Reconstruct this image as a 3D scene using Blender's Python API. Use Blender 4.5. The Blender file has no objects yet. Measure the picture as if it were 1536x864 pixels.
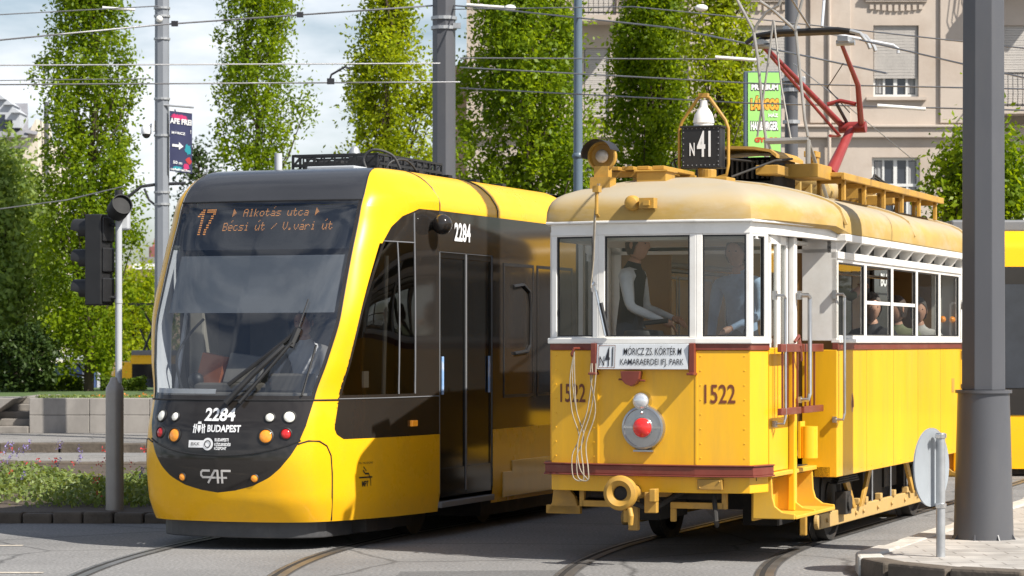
import bpy, bmesh, math, random
import numpy as np
from mathutils import Vector, Matrix
R = math.radians
sc = bpy.context.scene
COL = sc.collection
FPX = 4000.0            # focal length in photo pixels (94 mm on a 36 mm sensor, 1536 px wide)
CAMH = 1.75             # eye height
TH = math.atan(0.37)    # heading of both trams

def at(px, py, Y):
    """world point that lies Y metres down the street for a measured photo position"""
    return Vector(((px - 768) / FPX * Y, Y, CAMH - (py - 513) / FPX * Y))

# ------------------------------------------------------------------ materials
def _n(nt, t, **k):
    n = nt.nodes.new(t)
    for a, b in k.items():
        setattr(n, a, b)
    return n

def pm(name, col, rough=0.5, metal=0.0, var=0.10, scale=3.0, bump=0.0, bscale=None, coat=0.0, dirt=None, dscale=1.3, damt=0.5,
       spec=None, stretch=None, emit=None):
    m = bpy.data.materials.new(name); m.use_nodes = True
    nt = m.node_tree; L = nt.links
    b = nt.nodes['Principled BSDF']
    tc = _n(nt, 'ShaderNodeTexCoord')
    mp = _n(nt, 'ShaderNodeMapping'); L.new(tc.outputs['Object'], mp.inputs['Vector'])
    if stretch: mp.inputs['Scale'].default_value = stretch
    nz = _n(nt, 'ShaderNodeTexNoise'); nz.inputs['Scale'].default_value = scale
    nz.inputs['Detail'].default_value = 6; nz.inputs['Roughness'].default_value = 0.62
    L.new(mp.outputs[0], nz.inputs['Vector'])
    mr = _n(nt, 'ShaderNodeMapRange'); mr.inputs['From Min'].default_value = 0.3; mr.inputs['From Max'].default_value = 0.7
    mr.inputs['To Min'].default_value = 1 - var; mr.inputs['To Max'].default_value = 1 + var
    L.new(nz.outputs['Fac'], mr.inputs['Value'])
    mul = _n(nt, 'ShaderNodeVectorMath', operation='SCALE'); mul.inputs[0].default_value = col
    L.new(mr.outputs[0], mul.inputs['Scale'])
    out = mul.outputs[0]
    if dirt:
        n2 = _n(nt, 'ShaderNodeTexNoise'); n2.inputs['Scale'].default_value = dscale
        n2.inputs['Detail'].default_value = 8; n2.inputs['Roughness'].default_value = 0.7
        L.new(mp.outputs[0], n2.inputs['Vector'])
        r2 = _n(nt, 'ShaderNodeMapRange'); r2.inputs['From Min'].default_value = 0.48; r2.inputs['From Max'].default_value = 0.72
        r2.inputs['To Max'].default_value = damt
        L.new(n2.outputs['Fac'], r2.inputs['Value'])
        mx = _n(nt, 'ShaderNodeMix', data_type='RGBA')
        L.new(r2.outputs[0], mx.inputs['Factor']); L.new(out, mx.inputs[6]); mx.inputs[7].default_value = (*dirt, 1)
        out = mx.outputs[2]
    L.new(out, b.inputs['Base Color'])
    rr = _n(nt, 'ShaderNodeMapRange'); rr.inputs['To Min'].default_value = max(0.02, rough * 0.8); rr.inputs['To Max'].default_value = min(1, rough * 1.2)
    L.new(nz.outputs['Fac'], rr.inputs['Value']); L.new(rr.outputs[0], b.inputs['Roughness'])
    b.inputs['Metallic'].default_value = metal
    if coat: b.inputs['Coat Weight'].default_value = coat; b.inputs['Coat Roughness'].default_value = 0.06
    if spec is not None: b.inputs['Specular IOR Level'].default_value = spec
    if bump:
        bp = _n(nt, 'ShaderNodeBump'); bp.inputs['Strength'].default_value = bump; bp.inputs['Distance'].default_value = 0.02
        if bscale:
            n3 = _n(nt, 'ShaderNodeTexNoise'); n3.inputs['Scale'].default_value = bscale; n3.inputs['Detail'].default_value = 4
            L.new(mp.outputs[0], n3.inputs['Vector']); L.new(n3.outputs['Fac'], bp.inputs['Height'])
        else:
            L.new(nz.outputs['Fac'], bp.inputs['Height'])
        L.new(bp.outputs[0], b.inputs['Normal'])
    if emit:
        b.inputs['Emission Color'].default_value = (*emit[0], 1); b.inputs['Emission Strength'].default_value = emit[1]
    return m

def glassm(name, tint, ior=1.6, rough=0.015, wob=0.0):
    m = bpy.data.materials.new(name); m.use_nodes = True
    nt = m.node_tree; L = nt.links
    nt.nodes.remove(nt.nodes['Principled BSDF'])
    out = nt.nodes['Material Output']
    fr = _n(nt, 'ShaderNodeFresnel'); ge = _n(nt, 'ShaderNodeNewGeometry')      # thin pane: the same reflection from both sides
    io = _n(nt, 'ShaderNodeMapRange'); io.inputs['To Min'].default_value = ior; io.inputs['To Max'].default_value = 1/ior
    L.new(ge.outputs['Backfacing'], io.inputs['Value']); L.new(io.outputs[0], fr.inputs['IOR'])
    tr = _n(nt, 'ShaderNodeBsdfTransparent'); tr.inputs['Color'].default_value = (*tint, 1)
    gl = _n(nt, 'ShaderNodeBsdfGlossy'); gl.inputs['Roughness'].default_value = rough
    if wob:
        tc = _n(nt, 'ShaderNodeTexCoord'); nz = _n(nt, 'ShaderNodeTexNoise'); nz.inputs['Scale'].default_value = 1.6
        nz.inputs['Detail'].default_value = 1
        bp = _n(nt, 'ShaderNodeBump'); bp.inputs['Strength'].default_value = wob; bp.inputs['Distance'].default_value = 0.05
        L.new(tc.outputs['Object'], nz.inputs['Vector']); L.new(nz.outputs['Fac'], bp.inputs['Height'])
        L.new(bp.outputs[0], gl.inputs['Normal']); L.new(bp.outputs[0], fr.inputs['Normal'])
    mx = _n(nt, 'ShaderNodeMixShader')
    L.new(fr.outputs[0], mx.inputs[0]); L.new(tr.outputs[0], mx.inputs[1]); L.new(gl.outputs[0], mx.inputs[2])
    L.new(mx.outputs[0], out.inputs['Surface'])
    return m

def leafm(name, c0, c1, trans=0.45):
    m = bpy.data.materials.new(name); m.use_nodes = True
    nt = m.node_tree; L = nt.links
    nt.nodes.remove(nt.nodes['Principled BSDF']); out = nt.nodes['Material Output']
    ge = _n(nt, 'ShaderNodeNewGeometry'); a = _n(nt, 'ShaderNodeAttribute'); a.attribute_name = 'tint'
    ad = _n(nt, 'ShaderNodeMath', operation='MULTIPLY_ADD'); ad.inputs[1].default_value = 0.45
    ml = _n(nt, 'ShaderNodeMath', operation='MULTIPLY'); ml.inputs[1].default_value = 0.55
    L.new(a.outputs['Fac'], ml.inputs[0]); L.new(ge.outputs['Random Per Island'], ad.inputs[0]); L.new(ml.outputs[0], ad.inputs[2])
    mx = _n(nt, 'ShaderNodeMix', data_type='RGBA'); mx.inputs[6].default_value = (*c0, 1); mx.inputs[7].default_value = (*c1, 1)
    L.new(ad.outputs[0], mx.inputs['Factor'])
    d = _n(nt, 'ShaderNodeBsdfPrincipled'); d.inputs['Roughness'].default_value = 0.42; d.inputs['Specular IOR Level'].default_value = 0.2
    t = _n(nt, 'ShaderNodeBsdfTranslucent')
    br = _n(nt, 'ShaderNodeMix', data_type='RGBA', blend_type='MULTIPLY'); br.inputs['Factor'].default_value = 1
    br.inputs[7].default_value = (1.5, 1.35, 0.5, 1); L.new(mx.outputs[2], br.inputs[6])
    L.new(mx.outputs[2], d.inputs['Base Color']); L.new(br.outputs[2], t.inputs['Color'])
    ms = _n(nt, 'ShaderNodeMixShader'); ms.inputs[0].default_value = trans
    L.new(d.outputs[0], ms.inputs[1]); L.new(t.outputs[0], ms.inputs[2]); L.new(ms.outputs[0], out.inputs['Surface'])
    return m

# ------------------------------------------------------------------ mesh builder
class MB:
    def __init__(s): s.v = []; s.f = []; s.m = []
    def add(s, v, f, mi=0):
        o = len(s.v); s.v += [tuple(p) for p in v]
        for q in f: s.f.append([i + o for i in q]); s.m.append(mi)
        return s
    def box(s, c, d, rz=0, mi=0, rx=0, ry=0):
        h = [x / 2 for x in d]; M = Matrix.Rotation(rz, 3, 'Z') @ Matrix.Rotation(ry, 3, 'Y') @ Matrix.Rotation(rx, 3, 'X')
        v = [Vector(c) + M @ Vector((h[0]*a, h[1]*b, h[2]*e)) for a in (-1, 1) for b in (-1, 1) for e in (-1, 1)]
        return s.add(v, [(0,1,3,2),(4,6,7,5),(0,4,5,1),(2,3,7,6),(0,2,6,4),(1,5,7,3)], mi)
    def bx(s, x0, x1, y0, y1, z0, z1, mi=0):
        return s.box(((x0+x1)/2, (y0+y1)/2, (z0+z1)/2), (abs(x1-x0), abs(y1-y0), abs(z1-z0)), mi=mi)
    def prism(s, poly, vec, mi=0):
        n = len(poly); p = [Vector(a) for a in poly]; q = [a + Vector(vec) for a in p]
        f = [list(range(n)), list(range(2*n-1, n-1, -1))] + [(i, i+n, (i+1) % n + n, (i+1) % n) for i in range(n)]
        return s.add(p + q, f, mi)
    def tube(s, pts, r, seg=8, mi=0, caps=True, closed=False):
        P = [Vector(p) for p in pts]; n = len(P)
        if not isinstance(r, (list, tuple)): r = [r] * n
        def tan(i):
            a = P[(i-1) % n] if closed or i > 0 else P[i]; b = P[(i+1) % n] if closed or i < n-1 else P[i]
            d = b - a
            return d.normalized() if d.length > 1e-9 else Vector((0, 0, 1))
        t = tan(0); u = t.orthogonal().normalized(); v = []
        for i in range(n):
            t = tan(i); u = (u - t * u.dot(t)); u = u.normalized() if u.length > 1e-6 else t.orthogonal().normalized()
            w = t.cross(u)
            for k in range(seg):
                a = 2 * math.pi * k / seg
                v.append(P[i] + (u * math.cos(a) + w * math.sin(a)) * r[i])
        f = []
        for i in range(n if closed else n - 1):
            j = (i + 1) % n
            for k in range(seg):
                l = (k + 1) % seg
                f.append((i*seg+k, i*seg+l, j*seg+l, j*seg+k))
        if caps and not closed: f += [list(range(seg-1, -1, -1)), [(n-1)*seg + k for k in range(seg)]]
        return s.add(v, f, mi)
    def lathe(s, prof, o, axis=(0, 0, 1), seg=20, mi=0, caps=True):
        ax = Vector(axis).normalized(); u = ax.orthogonal().normalized(); w = ax.cross(u); o = Vector(o); v = []
        for (r, h) in prof:
            for k in range(seg):
                a = 2*math.pi*k/seg; v.append(o + ax*h + (u*math.cos(a) + w*math.sin(a))*r)
        f = []; n = len(prof)
        for i in range(n-1):
            for k in range(seg):
                l = (k+1) % seg; f.append((i*seg+k, i*seg+l, (i+1)*seg+l, (i+1)*seg+k))
        if caps: f += [list(range(seg-1, -1, -1)), [(n-1)*seg+k for k in range(seg)]]
        return s.add(v, f, mi)
    def cyl(s, a, b, r, seg=16, mi=0, r2=None):
        return s.tube([a, b], [r, r if r2 is None else r2], seg, mi)
    def ball(s, c, rad, seg=14, rings=9, mi=0, rot=None):
        if not isinstance(rad, (list, tuple)): rad = (rad,)*3
        v = []; c = Vector(c); Mx = rot if rot else Matrix.Identity(3)
        for i in range(rings+1):
            th = math.pi*i/rings
            for k in range(seg):
                a = 2*math.pi*k/seg
                v.append(c + Mx @ Vector((rad[0]*math.sin(th)*math.cos(a), rad[1]*math.sin(th)*math.sin(a), rad[2]*math.cos(th))))
        f = [(i*seg+k, (i+1)*seg+k, (i+1)*seg+(k+1) % seg, i*seg+(k+1) % seg) for i in range(rings) for k in range(seg)]
        return s.add(v, f, mi)
    def grid(s, fn, us, vs, mi=0):
        v = [fn(a, b) for a in us for b in vs]; n = len(vs)
        f = [(i*n+j, (i+1)*n+j, (i+1)*n+j+1, i*n+j+1) for i in range(len(us)-1) for j in range(n-1)]
        return s.add(v, f, mi)
    def wall(s, pl, z0, z1, th, mi=0, closed=False):
        """vertical wall along a plan polyline, thickness th to the right-hand side"""
        a = pl; b = offs(pl, th, closed); n = len(a)
        for i in range(n if closed else n-1):
            j = (i+1) % n
            v = [(*a[i], z0), (*a[j], z0), (*b[j], z0), (*b[i], z0), (*a[i], z1), (*a[j], z1), (*b[j], z1), (*b[i], z1)]
            f = [(0,1,5,4), (3,7,6,2), (0,3,2,1), (4,5,6,7)]
            if not closed and i == 0: f.append((0,4,7,3))
            if not closed and i == n-2: f.append((1,2,6,5))
            s.add(v, f, mi)
        return s

def offs(pl, d, closed=False):
    n = len(pl); out = []
    for i in range(n):
        p = Vector(pl[i]).to_2d()
        ds = []
        if closed or i > 0: ds.append((p - Vector(pl[(i-1) % n]).to_2d()).normalized())
        if closed or i < n-1: ds.append((Vector(pl[(i+1) % n]).to_2d() - p).normalized())
        ns = [Vector((e.y, -e.x)) for e in ds]
        m = (ns[0] + ns[-1]).normalized(); k = 1 / max(0.35, m.dot(ns[0]))
        q = p + m * d * k; out.append((q.x, q.y))
    return out

def smooth_pts(P, k=5):
    P = [Vector(p) for p in P]; out = []
    for i in range(len(P)-1):
        a, b, c, d = P[max(i-1, 0)], P[i], P[i+1], P[min(i+2, len(P)-1)]
        for q in range(k):
            t = q/k; out.append(.5*((2*b)+(c-a)*t+(2*a-5*b+4*c-d)*t*t+(3*b-a-3*c+d)*t**3))
    return out+[P[-1]]
def lin(a, b, n): return [a + (b-a)*i/(n-1) for i in range(n)]

def build(name, mb, mats, parent=None, smooth=None, bevel=0, weld=False, label=None):
    me = bpy.data.meshes.new(name)
    me.from_pydata(mb.v, [], mb.f)
    mats = mats if isinstance(mats, (list, tuple)) else [mats]
    for m in mats: me.materials.append(m)
    if len(mats) > 1: me.polygons.foreach_set('material_index', mb.m)
    bm = bmesh.new(); bm.from_mesh(me)
    if weld: bmesh.ops.remove_doubles(bm, verts=bm.verts, dist=1e-5)
    bmesh.ops.recalc_face_normals(bm, faces=bm.faces); bm.to_mesh(me); bm.free()
    if smooth:
        me.polygons.foreach_set('use_smooth', [True]*len(me.polygons)); me.set_sharp_from_angle(angle=R(smooth))
    o = bpy.data.objects.new(name, me); COL.objects.link(o)
    if parent: o.parent = parent
    if bevel:
        b = o.modifiers.new('edge', 'BEVEL'); b.width = bevel; b.segments = 2; b.limit_method = 'ANGLE'; b.angle_limit = R(40)
    if label: o['label'] = label
    return o

def tag(o, label, cat, group=None):
    o['label'] = label; o['category'] = cat
    if group: o['group'] = group
    return o
def struct(o): o['kind'] = 'structure'; return o
def stuff(o): o['kind'] = 'stuff'; return o
def thing(name, label, cat, loc=(0, 0, 0), rz=0, group=None):
    o = bpy.data.objects.new(name, None); COL.objects.link(o); o.empty_display_size = 0.3
    o.location = loc; o.rotation_euler = (0, 0, rz); return tag(o, label, cat, group)

# ------------------------------------------------------------------ lettering
def text_tris(body, bold=0.0, shear=0.0):
    cu = bpy.data.curves.new('lettering', 'FONT'); cu.body = body; cu.size = 1; cu.offset = bold; cu.shear = shear; cu.resolution_u = 3
    o = bpy.data.objects.new('lettering', cu); COL.objects.link(o)
    dg = bpy.context.evaluated_depsgraph_get(); dg.update()
    me = bpy.data.meshes.new_from_object(o.evaluated_get(dg))
    v = [(p.co.x, p.co.y) for p in me.vertices]; f = [list(p.vertices) for p in me.polygons]
    bpy.data.objects.remove(o); bpy.data.curves.remove(cu); bpy.data.meshes.remove(me)
    return v, f
def text(mb, body, x0, x1, y0, y1, place, bold=0.0, mi=0, shear=0.0):
    """letters stretched to fill x0..x1, y0..y1 and put on a surface by place(x, y)"""
    v, f = text_tris(body, bold, shear)
    ax = min(p[0] for p in v); bx_ = max(p[0] for p in v); ay = min(p[1] for p in v); by = max(p[1] for p in v)
    mb.add([place(x0 + (p[0]-ax)/(bx_-ax)*(x1-x0), y0 + (p[1]-ay)/(by-ay)*(y1-y0)) for p in v], f, mi)
# ------------------------------------------------------------------ shared materials
YEL = (0.85, 0.445, 0.010)
M = {}
M['myellow'] = pm('modern yellow paint', (0.86, 0.455, 0.010), 0.28, var=0.04, scale=2, coat=0.06, spec=.22, dirt=(0.50, 0.30, 0.05), dscale=1.4, damt=0.35)
M['oyellow'] = pm('old yellow enamel', YEL, 0.38, var=0.08, scale=2.4, coat=0.2, dirt=(0.55, 0.31, 0.05), dscale=3.2, damt=0.5, stretch=(1, 1, 0.16), bump=.12)
M['ochre'] = pm('ochre frame paint', (0.46, 0.255, 0.04), 0.55, var=0.14, scale=5, dirt=(0.22, 0.14, 0.06), dscale=3, damt=0.6, bump=0.1)
M['roof'] = pm('dusty roof paint', (0.42, 0.275, 0.075), 0.7, var=0.14, scale=2.2, dirt=(0.46, 0.38, 0.27), dscale=1.6, damt=0.6, bump=0.08, stretch=(1, 1, 2.5))
def dusty(m, dust, lo=.35, hi=.95, amt=.85):
    """pale dust that has settled on the faces turned upwards"""
    nt = m.node_tree; L = nt.links; b = nt.nodes['Principled BSDF']; src = b.inputs['Base Color'].links[0].from_socket
    ge = _n(nt, 'ShaderNodeNewGeometry'); sp = _n(nt, 'ShaderNodeSeparateXYZ'); L.new(ge.outputs['Normal'], sp.inputs[0])
    tc = _n(nt, 'ShaderNodeTexCoord'); nz = _n(nt, 'ShaderNodeTexNoise'); nz.inputs['Scale'].default_value = 2.6; nz.inputs['Detail'].default_value = 8; L.new(tc.outputs['Object'], nz.inputs['Vector'])
    ad = _n(nt, 'ShaderNodeMath', operation='MULTIPLY_ADD'); ad.inputs[1].default_value = .7; ad.inputs[2].default_value = -.35; L.new(nz.outputs['Fac'], ad.inputs[0])
    a2 = _n(nt, 'ShaderNodeMath', operation='ADD'); L.new(ad.outputs[0], a2.inputs[0]); L.new(sp.outputs['Z'], a2.inputs[1])
    r = _n(nt, 'ShaderNodeMapRange'); r.inputs['From Min'].default_value = lo; r.inputs['From Max'].default_value = hi; r.inputs['To Max'].default_value = amt; L.new(a2.outputs[0], r.inputs['Value'])
    mx = _n(nt, 'ShaderNodeMix', data_type='RGBA'); L.new(r.outputs[0], mx.inputs['Factor']); L.new(src, mx.inputs[6]); mx.inputs[7].default_value = (*dust, 1); L.new(mx.outputs[2], b.inputs['Base Color'])
dusty(M['roof'], (.36, .315, .24), .3, .95, .85)
M['owhite'] = pm('old white paint', (0.78, 0.76, 0.72), 0.42, var=0.05, scale=4, dirt=(0.5, 0.44, 0.36), dscale=3.5, damt=0.3)
M['maroon'] = pm('maroon paint', (0.17, 0.035, 0.022), 0.4, var=0.15, scale=6, dirt=(0.28, 0.13, 0.09), dscale=5, damt=0.4)
M['black'] = pm('black rubber', (0.015, 0.015, 0.016), 0.5, var=0.2, scale=8)
M['gloss'] = pm('black gloss panel', (0.022, 0.019, 0.017), 0.07, var=0.1, scale=2, coat=0.2, spec=.4)
M['dpane'] = pm('dark door pane', (.008, .008, .008), .10, var=.1, spec=.16)
M['cap'] = pm('black roof cap', (0.030, 0.031, 0.035), 0.22, var=0.1, scale=2, coat=0.3)
M['dark'] = pm('dark underframe', (0.02, 0.018, 0.016), 0.75, var=0.3, scale=6, dirt=(0.08, 0.06, 0.045), dscale=4, damt=0.6)
M['grey'] = pm('grey plastic', (0.16, 0.165, 0.175), 0.5, var=0.08)
M['fskirt'] = pm('dark grey skirt', (0.045, 0.046, 0.05), 0.5, var=.2, scale=5, dirt=(.1,.095,.09), dscale=3, damt=.5)
M['lgrey'] = pm('light grey liner', (0.45, 0.47, 0.5), 0.6, var=0.05)
M['steel'] = pm('worn steel', (0.45, 0.45, 0.45), 0.32, 0.9, var=0.12, scale=8)
M['chrome'] = pm('chrome', (0.72, 0.72, 0.72), 0.16, 1.0, var=0.05)
M['wood'] = pm('varnished wood', (0.16, 0.08, 0.03), 0.4, var=0.22, scale=4, stretch=(1, 1, 0.15))
M['ochrewood'] = pm('ochre interior panel', (0.22, 0.115, 0.028), 0.5, var=0.1, scale=3)
M['greenwood'] = pm('green interior panel', (0.07, 0.13, 0.09), 0.5, var=0.1, scale=3)
M['white'] = pm('white lettering', (0.8, 0.8, 0.8), 0.5, var=0.02)
M['inkm'] = pm('maroon lettering', (0.16, 0.04, 0.015), 0.5, var=0.05)
M['ink'] = pm('black lettering', (0.02, 0.02, 0.025), 0.5, var=0.05)
M['lamp'] = pm('lamp glass', (0.70, 0.69, 0.64), 0.08, var=0.35, scale=45, coat=1, emit=((1, 0.93, 0.75), 0.12))
M['amber'] = pm('amber lens', (0.85, 0.27, 0.02), 0.15, var=0.2, scale=40, coat=1, emit=((1, 0.4, 0.03), 0.15))
M['red'] = pm('red lens', (0.55, 0.012, 0.012), 0.12, var=0.2, scale=30, coat=1)
M['redlit'] = pm('red lens bright', (0.75, 0.02, 0.015), 0.1, var=0.1, scale=20, coat=1)
M['pred'] = pm('pantograph red', (0.24, 0.028, 0.025), 0.4, var=0.12, scale=5)
M['rope'] = pm('rope', (0.34, 0.29, 0.22), 0.9, var=0.2, scale=40)
M['led'] = pm('amber led', (0.3, 0.1, 0.02), 0.5, emit=((1, 0.42, 0.10), 0.62))
M['sign'] = pm('enamel sign plate', (0.62, 0.64, 0.66), 0.4, var=0.05, scale=6, dirt=(0.45, 0.45, 0.44), damt=0.4, dscale=4)
M['glass'] = glassm('window glass', (0.82, 0.84, 0.82), 1.75, wob=0.04)
M['glassb'] = glassm('reflective window glass', (0.5, 0.52, 0.53), 2.1, wob=0.05)
M['wscreen'] = glassm('windscreen glass', (0.70, 0.73, 0.76), 2.15, wob=0.03)
M['sglass'] = glassm('tinted side glass', (0.22, 0.21, 0.19), 1.8, wob=0.05)
M['dglass'] = glassm('dark door glass', (0.025, 0.024, 0.023), 1.28, wob=0.08)
M['pole'] = pm('grey pole paint', (0.078, 0.080, 0.090), 0.42, var=0.06, scale=2.5, dirt=(0.12, 0.115, 0.11), dscale=2, damt=0.3, stretch=(1, 1, 0.3))
M['galv'] = pm('galvanised steel', (0.42, 0.43, 0.44), 0.45, 0.6, var=0.14, scale=9)
M['concrete'] = pm('concrete wall', (0.27, 0.25, 0.23), 0.9, var=0.15, scale=2.2, dirt=(0.15, 0.135, 0.12), dscale=1.2, damt=0.6, bump=0.25, stretch=(1, 1, 0.5))
M['stone'] = pm('kerb stone', (0.105, 0.085, 0.066), 0.9, var=0.3, scale=4, dirt=(0.05, 0.04, 0.03), dscale=2.5, damt=0.7, bump=0.6, bscale=18)
M['bark'] = pm('bark', (0.07, 0.05, 0.035), 0.95, var=0.3, scale=9, bump=0.6, stretch=(1, 1, 0.3))
M['wire'] = pm('overhead wire', (0.26, 0.26, 0.27), 0.45, 0.5, var=0.1)
M['insul'] = pm('white insulator', (0.75, 0.74, 0.7), 0.3, var=0.05)
M['skin'] = pm('skin', (0.50, 0.27, 0.18), 0.55, var=0.06, scale=12)
M['hairb'] = pm('brown hair', (0.055, 0.032, 0.02), 0.6, var=0.35, scale=60, bump=0.6)
M['hairg'] = pm('greying hair', (0.085, 0.07, 0.06), 0.7, var=0.35, scale=60, bump=0.6)

# ------------------------------------------------------------------ camera, light, sky
cam = bpy.data.cameras.new('camera'); co = bpy.data.objects.new('camera', cam); COL.objects.link(co)
co.location = (0, 0, CAMH); co.rotation_euler = (R(90), 0, 0)
cam.lens = 36 * FPX / 1536; cam.sensor_width = 36; cam.shift_y = 81 / 1536
cam.clip_end = 3000; cam.clip_start = 0.5
cam.dof.use_dof = True; cam.dof.focus_distance = 22.5; cam.dof.aperture_fstop = 6.3
sc.camera = co
EL, AZ = 46.0, 37.0
sd = Vector((math.cos(R(EL))*math.cos(R(AZ)), -math.cos(R(EL))*math.sin(R(AZ)), math.sin(R(EL))))
sun = bpy.data.lights.new('sun', 'SUN'); sun.energy = 4.9; sun.angle = R(0.5); sun.color = (1, 0.95, 0.86)
so = bpy.data.objects.new('sun', sun); COL.objects.link(so); so.rotation_euler = sd.to_track_quat('Z', 'Y').to_euler()
w = bpy.data.worlds.new('World'); sc.world = w; w.use_nodes = True
nt = w.node_tree; L = nt.links; bg = nt.nodes['Background']
sky = _n(nt, 'ShaderNodeTexSky', sky_type='NISHITA'); sky.sun_disc = False; sky.sun_elevation = R(EL)
sky.sun_rotation = math.atan2(sd.x, sd.y); sky.air_density = 1.0; sky.dust_density = 1.2; sky.ozone_density = 1.5
tc = _n(nt, 'ShaderNodeTexCoord'); mp = _n(nt, 'ShaderNodeMapping'); mp.inputs['Scale'].default_value = (1, 1, 3.2)
mp.inputs['Location'].default_value = (0.35, 0.2, 0.1)
L.new(tc.outputs['Generated'], mp.inputs['Vector'])
nz = _n(nt, 'ShaderNodeTexNoise'); nz.inputs['Scale'].default_value = 5.5; nz.inputs['Detail'].default_value = 7; nz.inputs['Roughness'].default_value = 0.55
L.new(mp.outputs[0], nz.inputs['Vector'])
mr = _n(nt, 'ShaderNodeMapRange'); mr.inputs['From Min'].default_value = 0.40; mr.inputs['From Max'].default_value = 0.60; mr.inputs['To Max'].default_value = 0.85
L.new(nz.outputs['Fac'], mr.inputs['Value'])
mx = _n(nt, 'ShaderNodeMix', data_type='RGBA'); sp = _n(nt, 'ShaderNodeSeparateXYZ'); L.new(tc.outputs['Generated'], sp.inputs[0])
el = _n(nt, 'ShaderNodeMapRange'); el.inputs['From Min'].default_value = .16; el.inputs['From Max'].default_value = .40; el.inputs['To Min'].default_value = 1; el.inputs['To Max'].default_value = .45
L.new(sp.outputs['Z'], el.inputs['Value']); cm = _n(nt, 'ShaderNodeMath', operation='MULTIPLY'); L.new(mr.outputs[0], cm.inputs[0]); L.new(el.outputs[0], cm.inputs[1])
L.new(cm.outputs[0], mx.inputs['Factor']); L.new(sky.outputs[0], mx.inputs[6])
mx.inputs[7].default_value = (10.2, 10.5, 11.0, 1)
L.new(mx.outputs[2], bg.inputs['Color']); bg.inputs['Strength'].default_value = 0.072
sc.view_settings.view_transform = 'Standard'; sc.view_settings.look = 'None'; sc.view_settings.gamma = 1
sc.view_settings.exposure = 0.65
sc.view_settings.use_curve_mapping = False
# ================================================================== the modern tram
LOW = [(0, 0), (.3, .025), (.55, .08), (.745, .2), (.875, .42), (1.00, .75), (1.115, 1.22), (1.2, 1.9)]
MID = [(0, 0), (.345, .015), (.63, .05), (.87, .15), (.99, .29), (1.075, .62), (1.14, 1.08), (1.2, 1.65)]
TOP = [(0, 0), (.35, .005), (.63, .02), (.865, .06), (1.06, .32), (1.135, .55), (1.17, .75), (1.2, 1.0)]
T12 = [(0, 0), (.35, .005), (.61, .02), (.85, .06), (.99, .30), (1.06, .55), (1.10, .7), (1.125, .85)]
T22 = [(0, 0), (.34, .005), (.58, .02), (.81, .06), (.905, .25), (.96, .45), (.99, .58), (1.005, .7)]
T28 = [(0, 0), (.32, .005), (.55, .02), (.775, .06), (.815, .2), (.845, .35), (.86, .4), (.865, .5)]
T30 = [(0, 0), (.31, .01), (.53, .02), (.70, .05), (.715, .12), (.72, .14), (.72, .17), (.72, .2)]
def mixt(a, b, k): return [(p[0]+(q[0]-p[0])*k, p[1]+(q[1]-p[1])*k) for p, q in zip(a, b)]
ROWS = [(.12, -1.62, LOW), (.30, -1.75, LOW), (.45, -1.82, LOW), (.75, -1.86, LOW), (1.0, -1.83, LOW), (1.25, -1.74, LOW),
        (1.6, -1.58, mixt(LOW, MID, .55)), (2.0, -1.40, MID), (2.5, -1.14, mixt(MID, TOP, .4)), (2.8, -.96, mixt(MID, TOP, .7)),
        (2.92, -.89, mixt(MID, TOP, .9)), (3.0, -.83, TOP), (3.12, -.73, T12), (3.22, -.58, T22), (3.28, -.38, T28), (3.30, -.05, T30)]
def _tab():
    zs = [r[0] for r in ROWS]; W = []; T = []
    for z, tip, tb in ROWS:
        f = (.15 - tip) / tb[-1][1]
        wr = []; tr = []
        for k, (w_, d) in enumerate(tb):
            wr.append(w_ * (1 if z > .4 else 1 - (.4 - z) * .12)); tr.append(tip + d * (1 + (f - 1) * (k / 7) ** 2))
        W.append(wr); T.append(tr)
    return np.array(zs), np.array(W), np.array(T)
_Z, _W, _T = _tab()
def _herm(x, xs, ys):
    x = min(max(x, xs[0]), xs[-1]); i = min(max(int(np.searchsorted(xs, x) - 1), 0), len(xs) - 2)
    def sl(j):
        if j == 0: return (ys[1]-ys[0])/(xs[1]-xs[0])
        if j == len(xs)-1: return (ys[-1]-ys[-2])/(xs[-1]-xs[-2])
        a = (ys[j]-ys[j-1])/(xs[j]-xs[j-1]); b = (ys[j+1]-ys[j])/(xs[j+1]-xs[j])
        return 0 if a*b <= 0 else 2*a*b/(a+b)
    h = xs[i+1]-xs[i]; t = (x-xs[i])/h
    return ys[i]*(1+2*t)*(1-t)**2 + h*sl(i)*t*(1-t)**2 + ys[i+1]*t*t*(3-2*t) + h*sl(i+1)*t*t*(t-1)
_C = np.arange(8.0)
def S(c, z, off=0.0):
    """point of the cab shell: c = 0 on the centre line .. 7 at the straight side (negative: left half)"""
    a = abs(c); sg = -1 if c < 0 else 1
    wr = [_herm(z, _Z, _W[:, k]) for k in range(8)]; tr = [_herm(z, _Z, _T[:, k]) for k in range(8)]
    p = Vector((sg*_herm(a, _C, wr), _herm(a, _C, tr), z))
    if off:
        e = .03
        n = (S(c+e, z) - S(c-e, z)).cross(S(c, min(z+.01, 3.3)) - S(c, z-.01))
        if n.length > 1e-9:
            n.normalize()
            if n.y > 0 and abs(c) < 5: n = -n
            if abs(c) >= 5 and n.x*sg < 0: n = -n
            p += n*off
    return p
def nose(w_, z, off=.006):
    lo, hi = 0.0, 7.0
    for _ in range(24):
        m_ = (lo+hi)/2
        if S(m_, z).x < abs(w_): lo = m_
        else: hi = m_
    return S(lo if w_ >= 0 else -lo, z, off)
def mask_c(z):
    return float(np.interp(z, [.49, .505, .55, .62, .70, .80, .90, 1.05, 1.27], [0, .45, 1.05, 1.6, 2.0, 2.36, 2.62, 2.86, 3.02]))

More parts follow.
